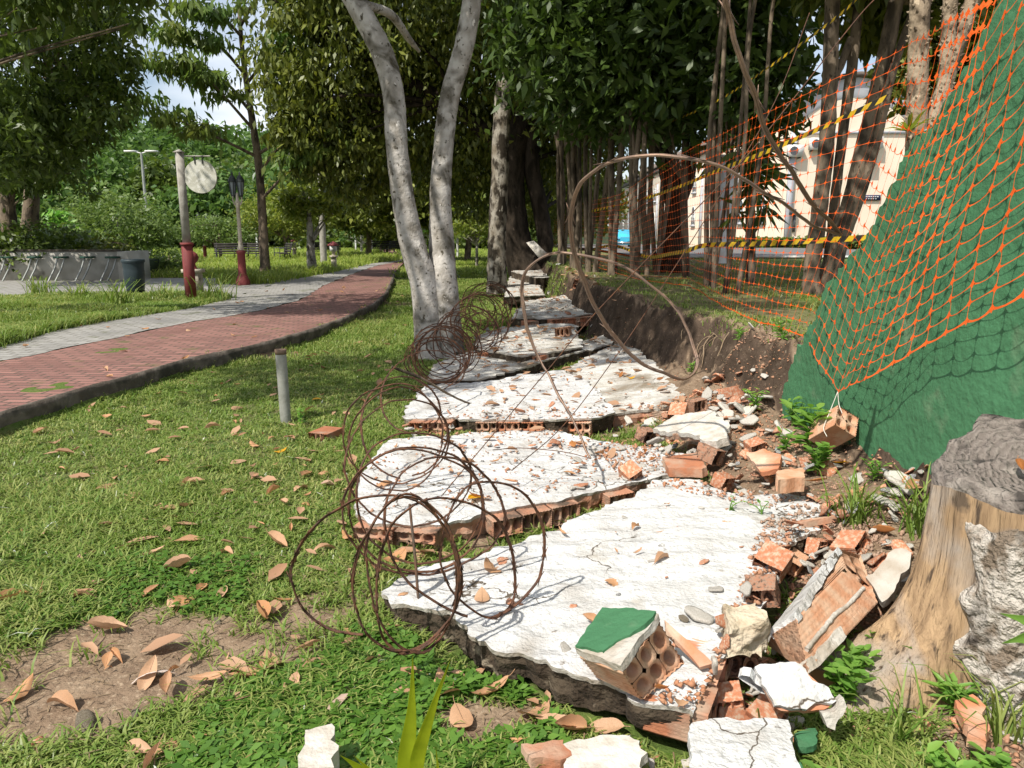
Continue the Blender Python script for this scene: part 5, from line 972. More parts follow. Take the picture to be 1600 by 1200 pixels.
def tree(base, trunk, crowns, mats, label, cat='tree', name='tree', L_=.2, W_=.22, droop=.5, per=40, cl=.16, limbs=6, lr=.05, group=None, shell=.45, flat=.6, rough=.12, extra=None):
    """trunk: list of (polyline, radii); crowns: (centre, radii, leaf count)"""
    root = thing(name, base, label, cat, group); tb = MB()
    for pts, rr in trunk:
        p = crv(pts, 8); rad = np.interp(np.linspace(0, 1, len(p)), np.linspace(0, 1, len(rr)), rr); tb.tube(p, rad, 12 if max(rr) > .06 else 7, rough=rough)
    lf = MB()
    for c, r, n in crowns:
        pts, cl_ = blob_pts(c, r, n, per, cl, shell, flat); leaves(lf, pts, L_, W_, droop)
        if limbs:
            src = np.array([p for pts_, _ in trunk for p in pts_[1:]])
            for q_ in cl_[rng.permutation(len(cl_))[:limbs]]:
                s_ = src[np.argmin(np.linalg.norm(src-q_, axis=1)+np.maximum(0, src[:, 2]-q_[2])*2)]; m_ = (s_+q_)/2+np.array([R.gauss(0, .12), R.gauss(0, .12), .08])*np.linalg.norm(q_-s_)*.6
                tb.tube(crv([s_, m_, q_], 5), np.linspace(lr, lr*.25, 11), 6)
    if extra: extra(tb)
    tb.build('trunk', MAT[mats[0]], root, smooth=True); lf.build('crown', MAT[mats[1]], root); return root
# forked pale tree in front
Yt = 8.6; bs = P(685,548,Yt); bs[2] = 0
tr = [([bs+[-.05,0,-.1], P(672,535,Yt), P(664,450,Yt), P(644,380,Yt), P(630,310,Yt), P(620,230,Yt), P(615,150,Yt+.05), P(598,85,Yt+.1), P(565,20,Yt+.15), P(530,-40,Yt+.2), P(480,-140,Yt-.2), P(430,-330,Yt-.6)], [.22,.18,.16,.142,.125,.118,.118,.122,.12,.11,.09,.05]),
      ([bs+[.12,.05,-.1], P(700,540,Yt+.06), P(692,450,Yt+.08), P(690,380,Yt+.2), P(688,310,Yt+.2), P(693,230,Yt+.25), P(703,150,Yt+.3), P(722,85,Yt+.3), P(735,20,Yt+.35), P(745,-60,Yt+.4), P(775,-200,Yt+.5), P(800,-350,Yt+.7)], [.22,.185,.17,.145,.122,.112,.110,.110,.106,.1,.08,.05]),
      ([P(572,8,Yt+.12), P(612,24,Yt+.6), P(640,62,Yt+1), P(655,80,Yt+1.3)], [.05,.05,.04,.02])]
t_ = tree(bs, tr, [((-2.6,7.4,7.2),(2.0,1.8,1.3),4200), ((-4.9,3.7,6.6),(1.7,1.3,.9),3600), ((-1.6,5.6,7.4),(1.6,1.6,1.1),2200), ((-.2,8.6,7.4),(2.2,2.2,1.3),4500), ((-1.9,4.3,7.3),(1.3,1.1,.8),2000), ((1.2,9.2,9.2),(2.0,1.6,.9),2400), ((1.2,6.2,7.0),(1.2,1.2,.9),900)], ('bark_pale','leaf_dark'), 'forked pale tree with lichen blotched twin trunks beside the slabs', L_=.15, limbs=8, lr=.06, rough=.06)  # unseen crown clumps above frame, placed to cast shade on lawn, bank and grove
Y2 = 17.0; bs = P(778,470,Y2); bs[2] = .1
tr = [([bs, P(776,430,Y2), P(777,360,Y2), P(781,280,Y2), P(783,200,Y2), P(789,130,Y2), P(800,75,Y2), P(812,20,Y2), P(818,-60,Y2), P(825,-200,Y2)], [.27,.22,.20,.19,.185,.18,.17,.15,.13,.08]), ([P(800,80,Y2), P(818,55,Y2-.2), P(842,38,Y2-.4), P(868,18,Y2-.6), P(890,-20,Y2-.8)], [.09,.08,.07,.06,.04]), ([P(797,80,Y2), P(790,40,Y2), P(793,-10,Y2), P(798,-80,Y2)], [.09,.08,.08,.05])]
tree(bs, tr, [((-1,16,9.2),(3,2.5,1.6),5000), ((2.2,14.5,9),(2.5,2.2,1.6),5500), ((1.2,11.8,9.2),(2.2,1.8,1.2),4500)], ('bark_mott','leaf_dark'), 'mottled slender trunk forking high, behind the forked pale tree', L_=.18, lr=.05, rough=.1)  # last crown clump is out of view, added to shade the grove
# great dark tree behind
Y3 = 21.5; bs = P(818,425,Y3); bs[2] = .2
tr = [([bs+[.3,0,0], P(812,400,Y3), P(800,330,Y3), P(800,240,Y3), P(830,120,Y3), P(860,-40,Y3)], [.60,.46,.40,.38,.35,.25]), ([P(815,415,Y3), P(850,395,Y3-.2), P(845,330,Y3), P(830,250,Y3), P(835,150,Y3)], [.26,.22,.22,.22,.15]), ([P(805,250,Y3), P(700,160,Y3), P(560,90,Y3)], [.25,.18,.08])]
BIG = []
def pb(px, py, Y, rx, ry, rz): c = P(px, py, Y); return (c, (rx, ry, rz))
for c, r, n in ((pb(515,100,22,1.9,2.2,2.9)+(11000,)), (pb(475,180,22,.95,1.5,1.7)+(4200,)), (pb(600,60,23,2.4,2.2,3.0)+(11000,)), (pb(560,230,22.5,1.3,1.6,1.6)+(5000,)), (pb(680,170,24,2.2,2.2,2.6)+(9000,)), (pb(760,80,22.5,2.4,2.2,3.0)+(10000,)), (pb(860,120,23,2.2,2.4,2.9)+(10000,)), (pb(740,250,25,2.2,2.0,1.8)+(6500,)), (pb(930,120,22,2.2,2.2,2.6)+(9000,)), (pb(1020,70,22,2.2,2.2,2.6)+(8000,)), (pb(880,290,26,2.0,1.6,1.6)+(6000,)), (pb(660,-60,21,3.4,3,2.6)+(9000,)), (pb(900,-40,20,3.2,3,2.6)+(8000,)), ((-1.6,18.2,9.6),(3,2.2,1.5),6000), ((2.2,17.2,9.2),(2.6,2,1.4),4500), (pb(560,-40,22,2.4,2.4,2.4)+(7000,))): BIG.append((c, r, n))  # clumps given in world coordinates are unseen, added to shade the lower crown
tree(bs, tr, BIG, ('bark_dark','leaf_dark'), 'huge dense dark tree with drooping leaves and a black leaning trunk in the middle', L_=.19, W_=.22, droop=.9, per=44, cl=.115, limbs=3, lr=.07, shell=.5)
# dark hedge of trees behind the big trunk closing the view
for px, Y, w_, top, lb_ in ((640,34,3.2,210,'round dark green tree left of the forked trunk, far across the lawn'),(575,42,3.6,250,'lower dark round tree far behind the concrete pole'),(730,36,2.8,240,'dark tree seen between the forked trunk and the mottled trunk'),(860,40,4,250,'dark tree closing the view behind the orange mesh end')):
    b0 = G(px, 392, .13) if False else P(px, 392, Y); b0[2] = .2; ht = P(px, top, Y)[2]; c = np.array([b0[0], Y, ht*.56+.6])
    tree(b0, [([b0, b0+[.1,0,ht*.3], b0+[-.1,0,ht*.7]], [.16,.13,.06])], [(c, (w_*.8, w_*.7, ht*.40), 7000), (c+[w_*.4,-.5,-.5], (w_*.55, w_*.5, ht*.28), 3000), (c+[-w_*.45,-.5,-.3], (w_*.5, w_*.5, ht*.3), 3000)], ('bark_brown','leaf_dark'), lb_, L_=.3, W_=.24, droop=.4, per=30)
# left big tree
Y4 = 22; bs = P(14,400,Y4); bs[2] = .4
tr = [([P(45,395,Y4+1), P(48,330,Y4+1), P(55,270,Y4+1), P(75,190,Y4+1), P(110,100,Y4+1)], [.28,.22,.2,.16,.07]), ([bs, P(12,330,Y4), P(2,270,Y4), P(-30,180,Y4)], [.28,.2,.17,.1]), ([P(10,340,Y4), P(22,280,Y4), P(45,200,Y4), P(90,150,Y4)], [.12,.11,.09,.05])]
cr = [pb(50,90,18,2.0,2.2,2.1)+(5200,), pb(-40,140,18,2,2,2.2)+(4400,), pb(115,30,17.5,1.1,1.4,1.4)+(3000,), pb(40,-60,17,2.4,2.4,1.6)+(3600,), pb(60,190,19.5,1.7,1.6,1.2)+(4200,), pb(140,185,19,.9,1.1,.9)+(1300,), pb(0,240,20.5,1.6,1.4,.9)+(2600,), pb(175,100,18,.5,.6,.8)+(600,), pb(90,280,22,1.2,1.2,.7)+(1200,)]
tree(bs, tr, cr, ('bark_brown','leaf_left'), 'broad leafy tree filling the upper left corner over the planter', L_=.19, W_=.2, droop=.7, per=46, cl=.125, limbs=9, lr=.04)
# near tree on the left whose branches hang into the frame
b0 = np.array([-9.4, 10.2, .13]); tree(b0, [([b0, b0+[.3,.1,2.4], b0+[1.2,.2,4.6], b0+[2.6,.3,6.4]], [.22,.17,.13,.07])], [((-6.6,10.6,6.6),(1.9,2.2,.9),3800), ((-5.2,12.6,7.2),(1.4,1.6,.8),1500), (P(95,-45,10.4),(1.1,1.0,.45),1500), (P(205,5,10.2),(.28,.3,.42),110), (P(20,0,10.2),(.7,.6,.5),600)], ('bark_brown','leaf_left'), 'near tree whose leafy branches hang into the top left corner', L_=.17, W_=.2, droop=.8, per=24, cl=.2, limbs=8, lr=.03)
# slender tiered tree with rusty leaves
Y5 = 23; bs = P(414,418,Y5); bs[2] = .14
tr = [([bs, P(411,360,Y5), P(408,300,Y5), P(402,240,Y5), P(393,180,Y5), P(384,120,Y5), P(376,50,Y5), P(372,-40,Y5)], [.16,.13,.12,.11,.095,.08,.06,.04])]
cr = []
for a, c, d, n in (((402,245),(340,215),(215,160),1500), ((398,205),(350,150),(300,95),900), ((392,175),(340,120),(240,95),1300), ((386,120),(330,60),(270,50),1300), ((386,130),(420,90),(455,60),700), ((380,60),(340,20),(290,10),1100), ((404,240),(450,215),(500,200),700), ((376,40),(400,0),(430,-30),700), ((410,310),(450,270),(500,240),700), ((405,270),(440,230),(480,250),600), ((372,0),(330,-40),(260,-40),1000)):
    p0, p1, p2 = P(*a, Y5), P(*c, Y5-.8), P(*d, Y5-1.6); tr.append(([p0, p1, p2], [.05,.035,.012]))
    for t in (.55, .8, 1.0): q_ = (p0*(1-t)**2+2*p1*t*(1-t)+p2*t*t); cr.append((q_+[0,0,.05], (.62,.6,.16), n//6))
tree(bs, tr, cr, ('bark_brown','leaf_rust'), 'slender tree with tiers of olive and rusty drooping leaves right of the round sign', L_=.26, W_=.17, droop=1.0, per=16, cl=.3, limbs=0, shell=.2)
# smaller park trees
def small(px, by, Y, top, w_, mats, lb_, n=2500, tw=.07, L_=.2, lean=0, crown_lo=None, droop=.4):
    b0 = P(px, by, Y); b0[2] = Hs(b0[0], Y); ht = P(px, top, Y)[2]-b0[2]; lo = ht*.35 if crown_lo is None else crown_lo; c = b0+np.array([lean, 0, (lo+ht)/2])
    tree(b0, [([b0, b0+[lean*.3,0,ht*.3], b0+[lean*.8,0,ht*.75]], [tw*1.3, tw, tw*.4])], [(c, (w_, w_*.9, (ht-lo)/2), n), (c+[w_*.5,-.2,-.2*(ht-lo)], (w_*.55, w_*.5, (ht-lo)*.25), n//3), (c+[-w_*.5,-.2,-.1*(ht-lo)], (w_*.55, w_*.5, (ht-lo)*.3), n//3)], mats, lb_, L_=L_, per=26, cl=.22, limbs=7, lr=tw*.45, droop=droop)
small(487,416,25,278,1.1,('bark_pale','leaf_yel'),'thin pale trunk with sparse yellow green crown left of the concrete pole',n=1500,tw=.13,crown_lo=1.7)
small(447,398,38,295,2.2,('bark_brown','leaf_yel'),'yellow green rounded tree behind the slender tiered tree',n=3500)
small(345,402,36,335,1.6,('bark_brown','leaf_olive'),'loose olive shrub tree between the round sign and the red lamp post',n=1800,L_=.16)
small(188,398,30,300,2.2,('bark_pale','leaf_olive'),'wide olive green bush tree behind the trash bin',n=6000,L_=.17,crown_lo=.4)
small(120,395,24,345,1.1,('bark_brown','leaf_olive'),'low olive shrub behind the planter wall',n=1900,L_=.16,crown_lo=.1)
small(60,395,22,350,1.3,('bark_brown','leaf_left'),'dark green shrub over the middle of the planter',n=2400,L_=.18,crown_lo=.1)
small(5,395,22,355,1.2,('bark_brown','leaf_left'),'dark green shrub at the left edge of the planter',n=2000,L_=.18,crown_lo=.1)
small(165,395,23,362,.8,('bark_brown','leaf_dark'),'dull green shrub at the right end of the planter',n=1300,L_=.16,crown_lo=.1)
small(100,390,26,330,.5,('bark_pale','weed'),'bright green young tree above the planter',n=400,L_=.22,crown_lo=1.0)
small(265,408,24,388,.7,('bark_brown','leaf_olive'),'green bush left of the red sign post',n=900,L_=.13,crown_lo=.05)
small(665,398,40,300,1.5,('bark_pale','weed'),'light green young tree seen through the fork of the pale trunks',n=900)
small(745,400,30,300,1.3,('bark_pale','leaf_yel'),'white branched sapling with light leaves between the trunks',n=900,tw=.05)
small(565,392,48,345,1.6,('bark_pale','leaf_far'),'bare branched pale sapling across the far lawn',n=300,tw=.07)
small(605,392,46,345,1.2,('bark_brown','leaf_yel'),'low banana like clump at the far end of the brick path',n=300,L_=.6,droop=.2)
small(595,392,50,320,2.2,('bark_brown','leaf_far'),'small mid green tree at the far end of the brick path',n=2200)
# forest edge and wooded hill far behind
FT = [(-120,60,150),(-40,64,200),(30,58,240),(95,66,215),(150,62,240),(205,70,222),(255,64,250),(300,72,240),(345,60,268),(390,70,245),(440,64,262),(490,72,250),(540,66,265),(600,74,270),(660,70,285),(720,74,290),(780,70,280),(850,78,290)]
for i, (px, Y, top) in enumerate(FT):
    b0 = P(px, 385, Y); b0[2] = .1; ht = P(px, top, Y)[2]; w_ = R.uniform(2.8, 3.8); c = b0+np.array([0, 0, ht*.6])
    tree(b0, [([b0, b0+[.2,0,ht*.35], b0+[R.uniform(-.5,.5),0,ht*.75]], [.25,.2,.08])], [(c, (w_, w_, ht*.40), 3200), (c+[w_*.6,-1,-ht*.12], (w_*.7, w_*.7, ht*.26), 1500), (c+[-w_*.6,-1.2,-ht*.1], (w_*.7, w_*.7, ht*.27), 1500)], ('bark_brown','leaf_far' if i % 3 else 'leaf_left'), 'tall green forest tree in the row beyond the far lawn', group='forest trees beyond the lawn', L_=.55, W_=.3, per=22, cl=.18, limbs=2, lr=.1)
MAT['hill'] = M('wooded hill ground', (.03,.05,.015), (.02,.035,.012), .3, bst=0)
hx = np.linspace(-190, 120, 63); hy = np.linspace(78, 190, 30); HX, HY = np.meshgrid(hx, hy)
def hillz(x, y): return (9.2*np.exp(-((x+58)/30)**2)+6.8*np.exp(-((x+20)/34)**2)+4*np.exp(-((x+110)/40)**2))*sstep((y-80)/28)*(1+.1*vn(x*.08, y*.08))-.5
b = MB(); n_ = len(hx); I_ = (np.arange(29)[:, None]*n_+np.arange(n_-1)[None]).ravel(); b.add(np.stack([HX, HY, hillz(HX, HY)], -1).reshape(-1, 3), np.stack([I_, I_+1, I_+n_+1, I_+n_], 1)); tag(b.build('hill', MAT['hill'], smooth=True), kind='structure')
mb = MB()
for i in range(330):
    x, y = R.uniform(-150, 4), 80+75*R.random()**1.2; z = float(hillz(x, y)); r_ = R.uniform(2, 3.6); pts, _ = blob_pts((x, y, z+r_*1.0), (r_*1.25, r_*1.25, r_*.9), 420, 14, .22, .6); leaves(mb, pts, .75, .34, .3)
tag(mb.build('hillside_wood', MAT['leaf_far']), 'dense green wood covering the far hillside', 'wood', kind='stuff')
mb = MB()
for i in range(150):
    x, y = R.uniform(-75, 3), R.uniform(58, 76); r_ = R.uniform(1.2, 2.3); pts, _ = blob_pts((x, y, .5+R.random()*1.6), (r_*1.4, r_, r_), 260, 12, .25, .4); leaves(mb, pts, .5, .3, .3)
tag(mb.build('forest_undergrowth', MAT['leaf_left']), 'dark undergrowth at the foot of the far forest', 'undergrowth', kind='stuff')
# grove of slender stems on the terrace
GR = [(902,424,17),(925,428,15.4),(955,432,14),(985,436,13.0),(1012,440,14.5),(1035,436,15.5),(1092,436,10.8),(1118,440,11.6),(1140,446,9.8),(880,412,19)]
for i, (px, py, Y) in enumerate(GR):
    b0 = P(px, py, Y); b0[2] = Hs(b0[0], Y)-.03; tr = []; cr = []; ns = (R.randint(5, 7) if px < 950 else 4) if Y > 11 else 3
    for k in range(ns):
        lx, ly = R.gauss(0, .28), R.gauss(0, .3); h = R.uniform(5.2, 7.2); r_ = (R.uniform(.022, .05) if px < 1080 else R.uniform(.018, .032))
        bb = b0+[R.gauss(0, .10), R.gauss(0, .12), 0]; p = [bb, bb+[lx*.3+R.gauss(0,.05), ly*.3, h*.3], bb+[lx*.6+R.gauss(0,.09), ly*.6, h*.6], bb+[lx*1.2, ly*1.2, h]]; tr.append((p, [r_*1.25, r_, r_*.9, r_*.6]))
        cr.append((p[3]+[0, 0, .1], (.9,.9,.8), 480)); cr.append((p[2]+[R.gauss(0,.3), R.gauss(0,.3), .75], (.7,.7,.5), 200)) if px < 1080 else None
    tree(b0, tr, cr, ('bark_brown','leaf_drac'), 'slender multi stemmed tree in the dark grove behind the orange mesh', group='slender grove trees behind the mesh', L_=.22, W_=.15, droop=.3, per=18, cl=.34, limbs=0, shell=.2, rough=.1)
# dense shade canopy over the grove
for px, py, Y, rx, ry, rz, n, lb_ in ((955,60,14,1.9,2.0,1.5,9000,'leafy dark grove tree high above the far slabs'),(1075,70,13,1.6,2.0,1.5,8000,'leafy dark grove tree above the house hedge side'),(1180,125,11.5,.60,1.0,.85,2300,'broad leaved dark tree hanging before the pink house gable'),(1010,90,18,2.3,2,1.6,6000,'dark grove tree farther back among the thin stems')):
    c = P(px, py, Y); b0 = np.array([c[0]+.2, Y+.3, Hs(c[0], Y)]); tree(b0, [([b0, b0+[-.1,0,1.6], c+[0,0,.3]], [.07,.06,.04])], [(c, (rx, ry, rz), n), (c+[-rx*.4,0,rz*1.1], (rx, ry, rz*.8), n//2)], ('bark_brown','leaf_drac'), lb_, L_=.22, W_=.2, droop=.5, per=22, cl=.2, limbs=5, lr=.025)
# palm like plant hanging by the white pillar
c = P(1170,300,11); b0 = np.array([c[0]+.15, 11.1, Hs(c[0], 11)])
tree(b0, [([b0, b0+[-.05,0,1.0], c], [.05,.045,.03])], [(c, (.3,.3,.35), 90), (c+[0,0,.5], (.28,.3,.25), 80)], ('bark_brown','leaf_drac'), 'spiky palm like plant beside the white pillar', L_=.42, W_=.07, droop=.5, per=14, cl=.15, limbs=0)
# massive dark trunk in the grove
b0 = P(1052,436,15.2); b0[2] = Hs(b0[0], 15.2)-.05
tr = [([b0, P(1050,400,15.2), P(1055,330,15.2), P(1045,270,15.2), P(1030,200,15.3), P(1020,100,15.3)], [.30,.22,.19,.18,.17,.12]), ([P(1055,330,15.2), P(1075,270,15.2), P(1078,180,15.3)], [.16,.15,.1])]
tree(b0, tr, [(P(1030,60,15.5), (2.4,2,1.6), 7000)], ('bark_dark','leaf_drac'), 'thick black trunk standing in the middle of the thin grove stems', L_=.28, limbs=3)
# leaning trunk clump before the house
Yc = 9.6; b0 = P(1287,452,Yc); b0[2] = Hs(b0[0], Yc)-.05
tr = [([b0+[-.10,0,0], P(1268,430,Yc), P(1280,330,Yc), P(1292,220,Yc), P(1297,120,Yc), P(1300,20,Yc), P(1302,-80,Yc)], [.15,.105,.095,.09,.088,.085,.07]), ([b0+[0,.1,0], P(1296,400,Yc+.2), P(1305,310,Yc+.2), P(1318,200,Yc+.2), P(1333,90,Yc+.2), P(1345,-40,Yc+.2)], [.09,.07,.06,.06,.065,.05]), ([b0+[.1,-.05,0], P(1300,430,Yc-.1), P(1325,330,Yc-.1), P(1352,220,Yc-.1), P(1378,110,Yc-.1), P(1400,0,Yc-.1), P(1410,-80,Yc-.1)], [.15,.105,.098,.095,.09,.085,.07]), ([P(1312,390,Yc-.1), P(1340,320,Yc-.2), P(1372,210,Yc-.2), P(1395,110,Yc-.2), P(1440,-20,Yc-.2)], [.06,.055,.055,.05,.04]), ([P(1297,130,Yc), P(1310,110,Yc+.1), P(1330,60,Yc+.2)], [.05,.045,.05])]
tree(b0, tr, [(P(1350,-140,9.6), (1.3,1.4,.8), 3000), (P(1385,5,11), (.65,.8,.5), 1100), (P(1460,-60,10), (.9,1,.7), 2000)], ('bark_brown','leaf_dark'), 'clump of leaning brown trunks rising before the gable of the pink house', L_=.22, droop=.8, limbs=3)
# spiny trunks right
for pts, rr, lb_ in (([(1425,470),(1428,330),(1432,200),(1435,80),(1440,-60)], .078, 'thick spiny tan trunk behind the top of the orange mesh'), ([(1462,420),(1470,260),(1477,130),(1484,20),(1490,-80)], .055, 'thinner spiny tan trunk right of the thick one'), ([(1395,480),(1420,330),(1455,200),(1490,90),(1520,0),(1545,-80)], .058, 'slanting spiny tan trunk beside the green wall edge')):
    Yq = 6.2; b0 = P(*pts[0], Yq); b0[2] = Hs(b0[0], Yq)-.1; p = [b0]+[P(a, c, Yq) for a, c in pts[1:]]; tp_ = p[-1]
    def spines(b, p=p, rr=rr):
        for q_ in crv(p, 16):
            for k in range(3): a = R.uniform(0, 6.28); d = np.array([math.cos(a), math.sin(a), 0]); o_ = q_+d*rr*.95+[0,0,R.uniform(-.05,.05)]; b.tube([o_, o_+d*.018+[0,0,.006]], [.012,.001], 5)
    tree(b0, [(p, [rr*1.1, rr, rr, rr*.95, rr*.9])], [(tp_+[.3,.6,1.1], (1.0,1.0,.5), 1100)], ('bark_spiky','leaf_dark'), lb_, L_=.2, limbs=2, rough=.05, extra=spines)
tree(P(1480,330,13), [([np.array([P(1480,330,13)[0], 13, .6]), P(1480,250,13), P(1480,100,13)], [.08,.07,.04])], [(P(1490,80,13), (1.0,1.2,1.2), 4200), (P(1420,30,14), (.6,.8,.6), 1400), (P(1520,180,13), (.6,.8,.7), 1500), (P(1560,20,13), (1.2,1.2,1.2), 4000)], ('bark_brown','leaf_dark'), 'dense dark leafy tree behind the spiny trunks', L_=.2, per=26)
q = P(1418,205,6.05); t_ = thing('bromeliad', q, 'yellow green bromeliad leaves growing on the thick spiny trunk', 'plant'); mb = MB()
for k in range(22): a = R.uniform(0, 6.28); e = R.uniform(-.2, 1.1); d = np.array([math.cos(a)*math.cos(e), math.sin(a)*math.cos(e), math.sin(e)]); l = R.uniform(.12, .24); s_ = np.cross(d, [.1,.2,1]); s_ /= np.linalg.norm(s_); p0 = q+[0,-.02,0]; mb.add([p0-s_*.012, p0+s_*.012, p0+d*l*.6+s_*.014, p0+d*l*.6-s_*.014, p0+d*l-[0,0,.03]], [[0,1,2,3]], [[3,2,4]])
mb.build('foliage', MAT['leaf_yel'], t_)
# ------------------------------------------------------------------ house with pink render
MAT['pink'] = M('cream pink render', (.76,.65,.52), (.69,.585,.46), .6, .35, .7, rough=.9, bs=6, bst=.15, extra=((.48,.36,.27), .9, .62, .8))
MAT['trim'] = M('pale grey trim', (.46,.47,.50), (.38,.39,.42), 2, bst=0)
MAT['roof'] = M('brown roof edge', (.17,.135,.11), (.12,.095,.08), 1.2, bs=8, bst=.4)
MAT['glass'] = M('dark window glass', (.10,.12,.14), (.16,.18,.2), 1, rough=.15, bst=0)
MAT['acw'] = M('white air conditioner casing', (.68,.68,.66), (.58,.58,.55), 3, rough=.5, bst=0)
MAT['dkgrey'] = M('dark grey grille', (.06,.065,.07), (.09,.09,.1), 8, bst=0)
X0, X1, YF, YB, ZG = 17.6, 25.4, 50., 128., -.2
ZE = P(1222,172,YF)[2]; ZR = P(1310,122,YF)[2]
hr = thing('pink_house', (21.5, 85, 0), 'long pink rendered two storey house with curved gable and brown roof behind the grove', 'house')
def arch(x): t = (x-X0)/(X1-X0)*2-1; return ZE+(ZR-ZE)*(1-t*t)
xx = np.linspace(X0, X1, 15); V = []; 
for y in (YF, YB): V += [(x, y, ZG) for x in xx]+[(x, y, arch(x)) for x in xx]
n_ = 15; Q = [[i, i+1, n_+i+1, n_+i] for i in range(14)]+[[2*n_+i+1, 2*n_+i, 3*n_+i, 3*n_+i+1] for i in range(14)]+[[2*n_, 0, n_, 3*n_], [n_-1, 3*n_-1, 4*n_-1, 2*n_-1]]
MB().add(V, Q).build('wall', MAT['pink'], hr)
V = []; e_ = .5
for y in (YF-.5, YB+.3):
    for dz in (.05, .30): V += [(x+(x-(X0+X1)/2)*.10, y, arch(x)+dz) for x in xx]
Q = [[i, i+1, n_+i+1, n_+i] for i in range(14)]+[[i+1, i, 2*n_+i, 2*n_+i+1] for i in range(14)]+[[n_+i, n_+i+1, 3*n_+i+1, 3*n_+i] for i in range(14)]+[[0, n_, 3*n_, 2*n_], [n_-1, 3*n_-1, 4*n_-1, 2*n_-1]]
MB().add(V, Q).build('roof', MAT['roof'], hr)
V = []; 
for x in xx: V += [(x, YF-.12, arch(x)-1.15+.25*(1-((x-X0)/(X1-X0)*2-1)**2)), (x, YF-.12, arch(x)+.02), (x, YF-.01, arch(x)-1.15)]
MB().add(V, [[i*3, (i+1)*3, (i+1)*3+1, i*3+1] for i in range(14)]+[[i*3+2, (i+1)*3+2, (i+1)*3, i*3] for i in range(14)]).build('gable_band', MAT['trim'], hr)
MB().box((21.5, YF-.07, arch(X0)-1.35), (7.9, .14, .16)).build('cornice', MAT['trim'], hr)
for x in (X0+.15, X1-.2): MB().box((x, YF-.10, (ZE-1.3+ZG)/2), (.38, .2, ZE-1.3-ZG)).build('pilaster', MAT['trim'], hr)
def window(y, z0, z1, wd, arched):
    f = MB(); yy_ = np.linspace(y-wd/2, y+wd/2, 9); top = [z1+(wd*.5*math.sqrt(max(0, 1-((v-y)/(wd/2))**2)) if arched else 0) for v in yy_]
    V = [(X0-.03, v, z0) for v in yy_]+[(X0-.03, v, t) for v, t in zip(yy_, top)]; g = MB().add(V, [[i+1, i, 9+i, 10+i] for i in range(8)]); fr = MB()
    for v in (y-wd/2, y, y+wd/2): fr.box((X0-.05, v, (z0+z1)/2), (.08, .07, z1-z0))
    for k in range(4): fr.box((X0-.056, y, z0+(z1-z0)*k/3), (.08, wd, .06))
    if arched: fr.tube([(X0-.05, v, t) for v, t in zip(yy_, top)], .05, 5)
    ob = fr.build('window', MAT['wpaint'], hr); g.build('pane', MAT['glass'], ob); MB().box((X0-.09, y, z0-.1), (.18, wd+.3, .14)).build('sill', MAT['trim'], ob)
for i in range(14):
    y = 54.5+i*5.2; window(y, P(1190,275,54.5)[2], P(1190,240,54.5)[2], 1.3, False); window(y, P(1185,346,54.5)[2], P(1185,322,54.5)[2], 1.3, True)
for i in range(1, 7): MB().box((X0-.1, YF+i*11, 3.5), (.2, .4, 7.4)).build('pilaster', MAT['trim'], hr)
MB().box((X0-.12, 89, arch(X0)-.2), (.3, 77, .5)).build('eave_gutter', MAT['roof'], hr)
def ac(px, py, lb_):
    c = P(px, py, YF-.3); t_ = thing('air_conditioner', c, lb_, 'air conditioner'); MB().box(c, (.95, .4, .72)).build('casing', MAT['acw'], t_); b = MB(); o_ = c+[-.15,-.205,0]
    a = np.arange(16)*2*math.pi/16; b.add(np.vstack([np.stack([o_[0]+.27*np.cos(a), np.full(16, o_[1]), o_[2]+.27*np.sin(a)], 1), o_]), t=[[i, (i+1) % 16, 16] for i in range(16)]); b.lathe([(.0,0)], o_, 3) if False else None; b.build('fan_grille', MAT['dkgrey'], t_)
    MB().box(c+[-.3,.1,-.40], (.06,.4,.08)).box(c+[.3,.1,-.40], (.06,.4,.08)).build('bracket', MAT['dkgrey'], t_)
ac(1243,236,'white air conditioner nearest the left pilaster of the pink gable'); ac(1277,225,'white air conditioner half hidden behind the left leaning trunk'); ac(1366,223,'upper white air conditioner at the right of the gable'); ac(1356,250,'lower white air conditioner below the upper right one')
c = P(1361,309,YF-.1); t_ = thing('wall_sign', c, 'small dark blue sign plate with white marks on the pink gable', 'sign'); MAT['navy'] = M('navy sign', (.03,.035,.09), (.025,.03,.07), 2, bst=0)
MB().box(c, (1.2,.06,.34)).build('plate', MAT['navy'], t_); b = MB()
for i in range(7): b.box(c+[-.42+i*.14,-.034,.06], (.09,.012,.07)); 
for i in range(5): b.box(c+[-.3+i*.15,-.034,-.07], (.08,.012,.05))
b.build('lettering', MAT['wpaint'], t_)
c = P(1238,331,YF-.2); t_ = thing('wall_lamp', c, 'dark wall lamp on the lower left of the pink gable', 'lamp'); MB().box(c, (.38,.35,.34)).build('lamp_head', MAT['dkgrey'], t_); MB().box(c+[.2,.1,-.7], (.12,.15,1.1)).build('lamp_arm', MAT['dkgrey'], t_)
# hedge before the house
mb = MB(); hz0 = P(1240,390,45)[2]; n = 9000; x = rng.uniform(12.6, 28, n); pts = np.stack([x, 45+rng.uniform(-.5,.5,n), hz0+ (P(1240,373,45)[2]-hz0)*rng.random(n)**.6+.05*rng.normal(0,1,n)], 1); leaves(mb, pts, .22, .3, 0)
MAT['hedge'] = leafmat('hedge leaves', [(.06,.12,.02),(.12,.19,.03),(.20,.24,.04)], trans=.3); e = thing('clipped_hedge', (20,45,.2), 'low clipped hedge along the foot of the pink house', 'hedge'); mb.build('foliage', MAT['hedge'], e)
MB().box((20.3,45,hz0+.2), (15.2,.5,.6)).build('stems', MAT['bark_dark'], e)
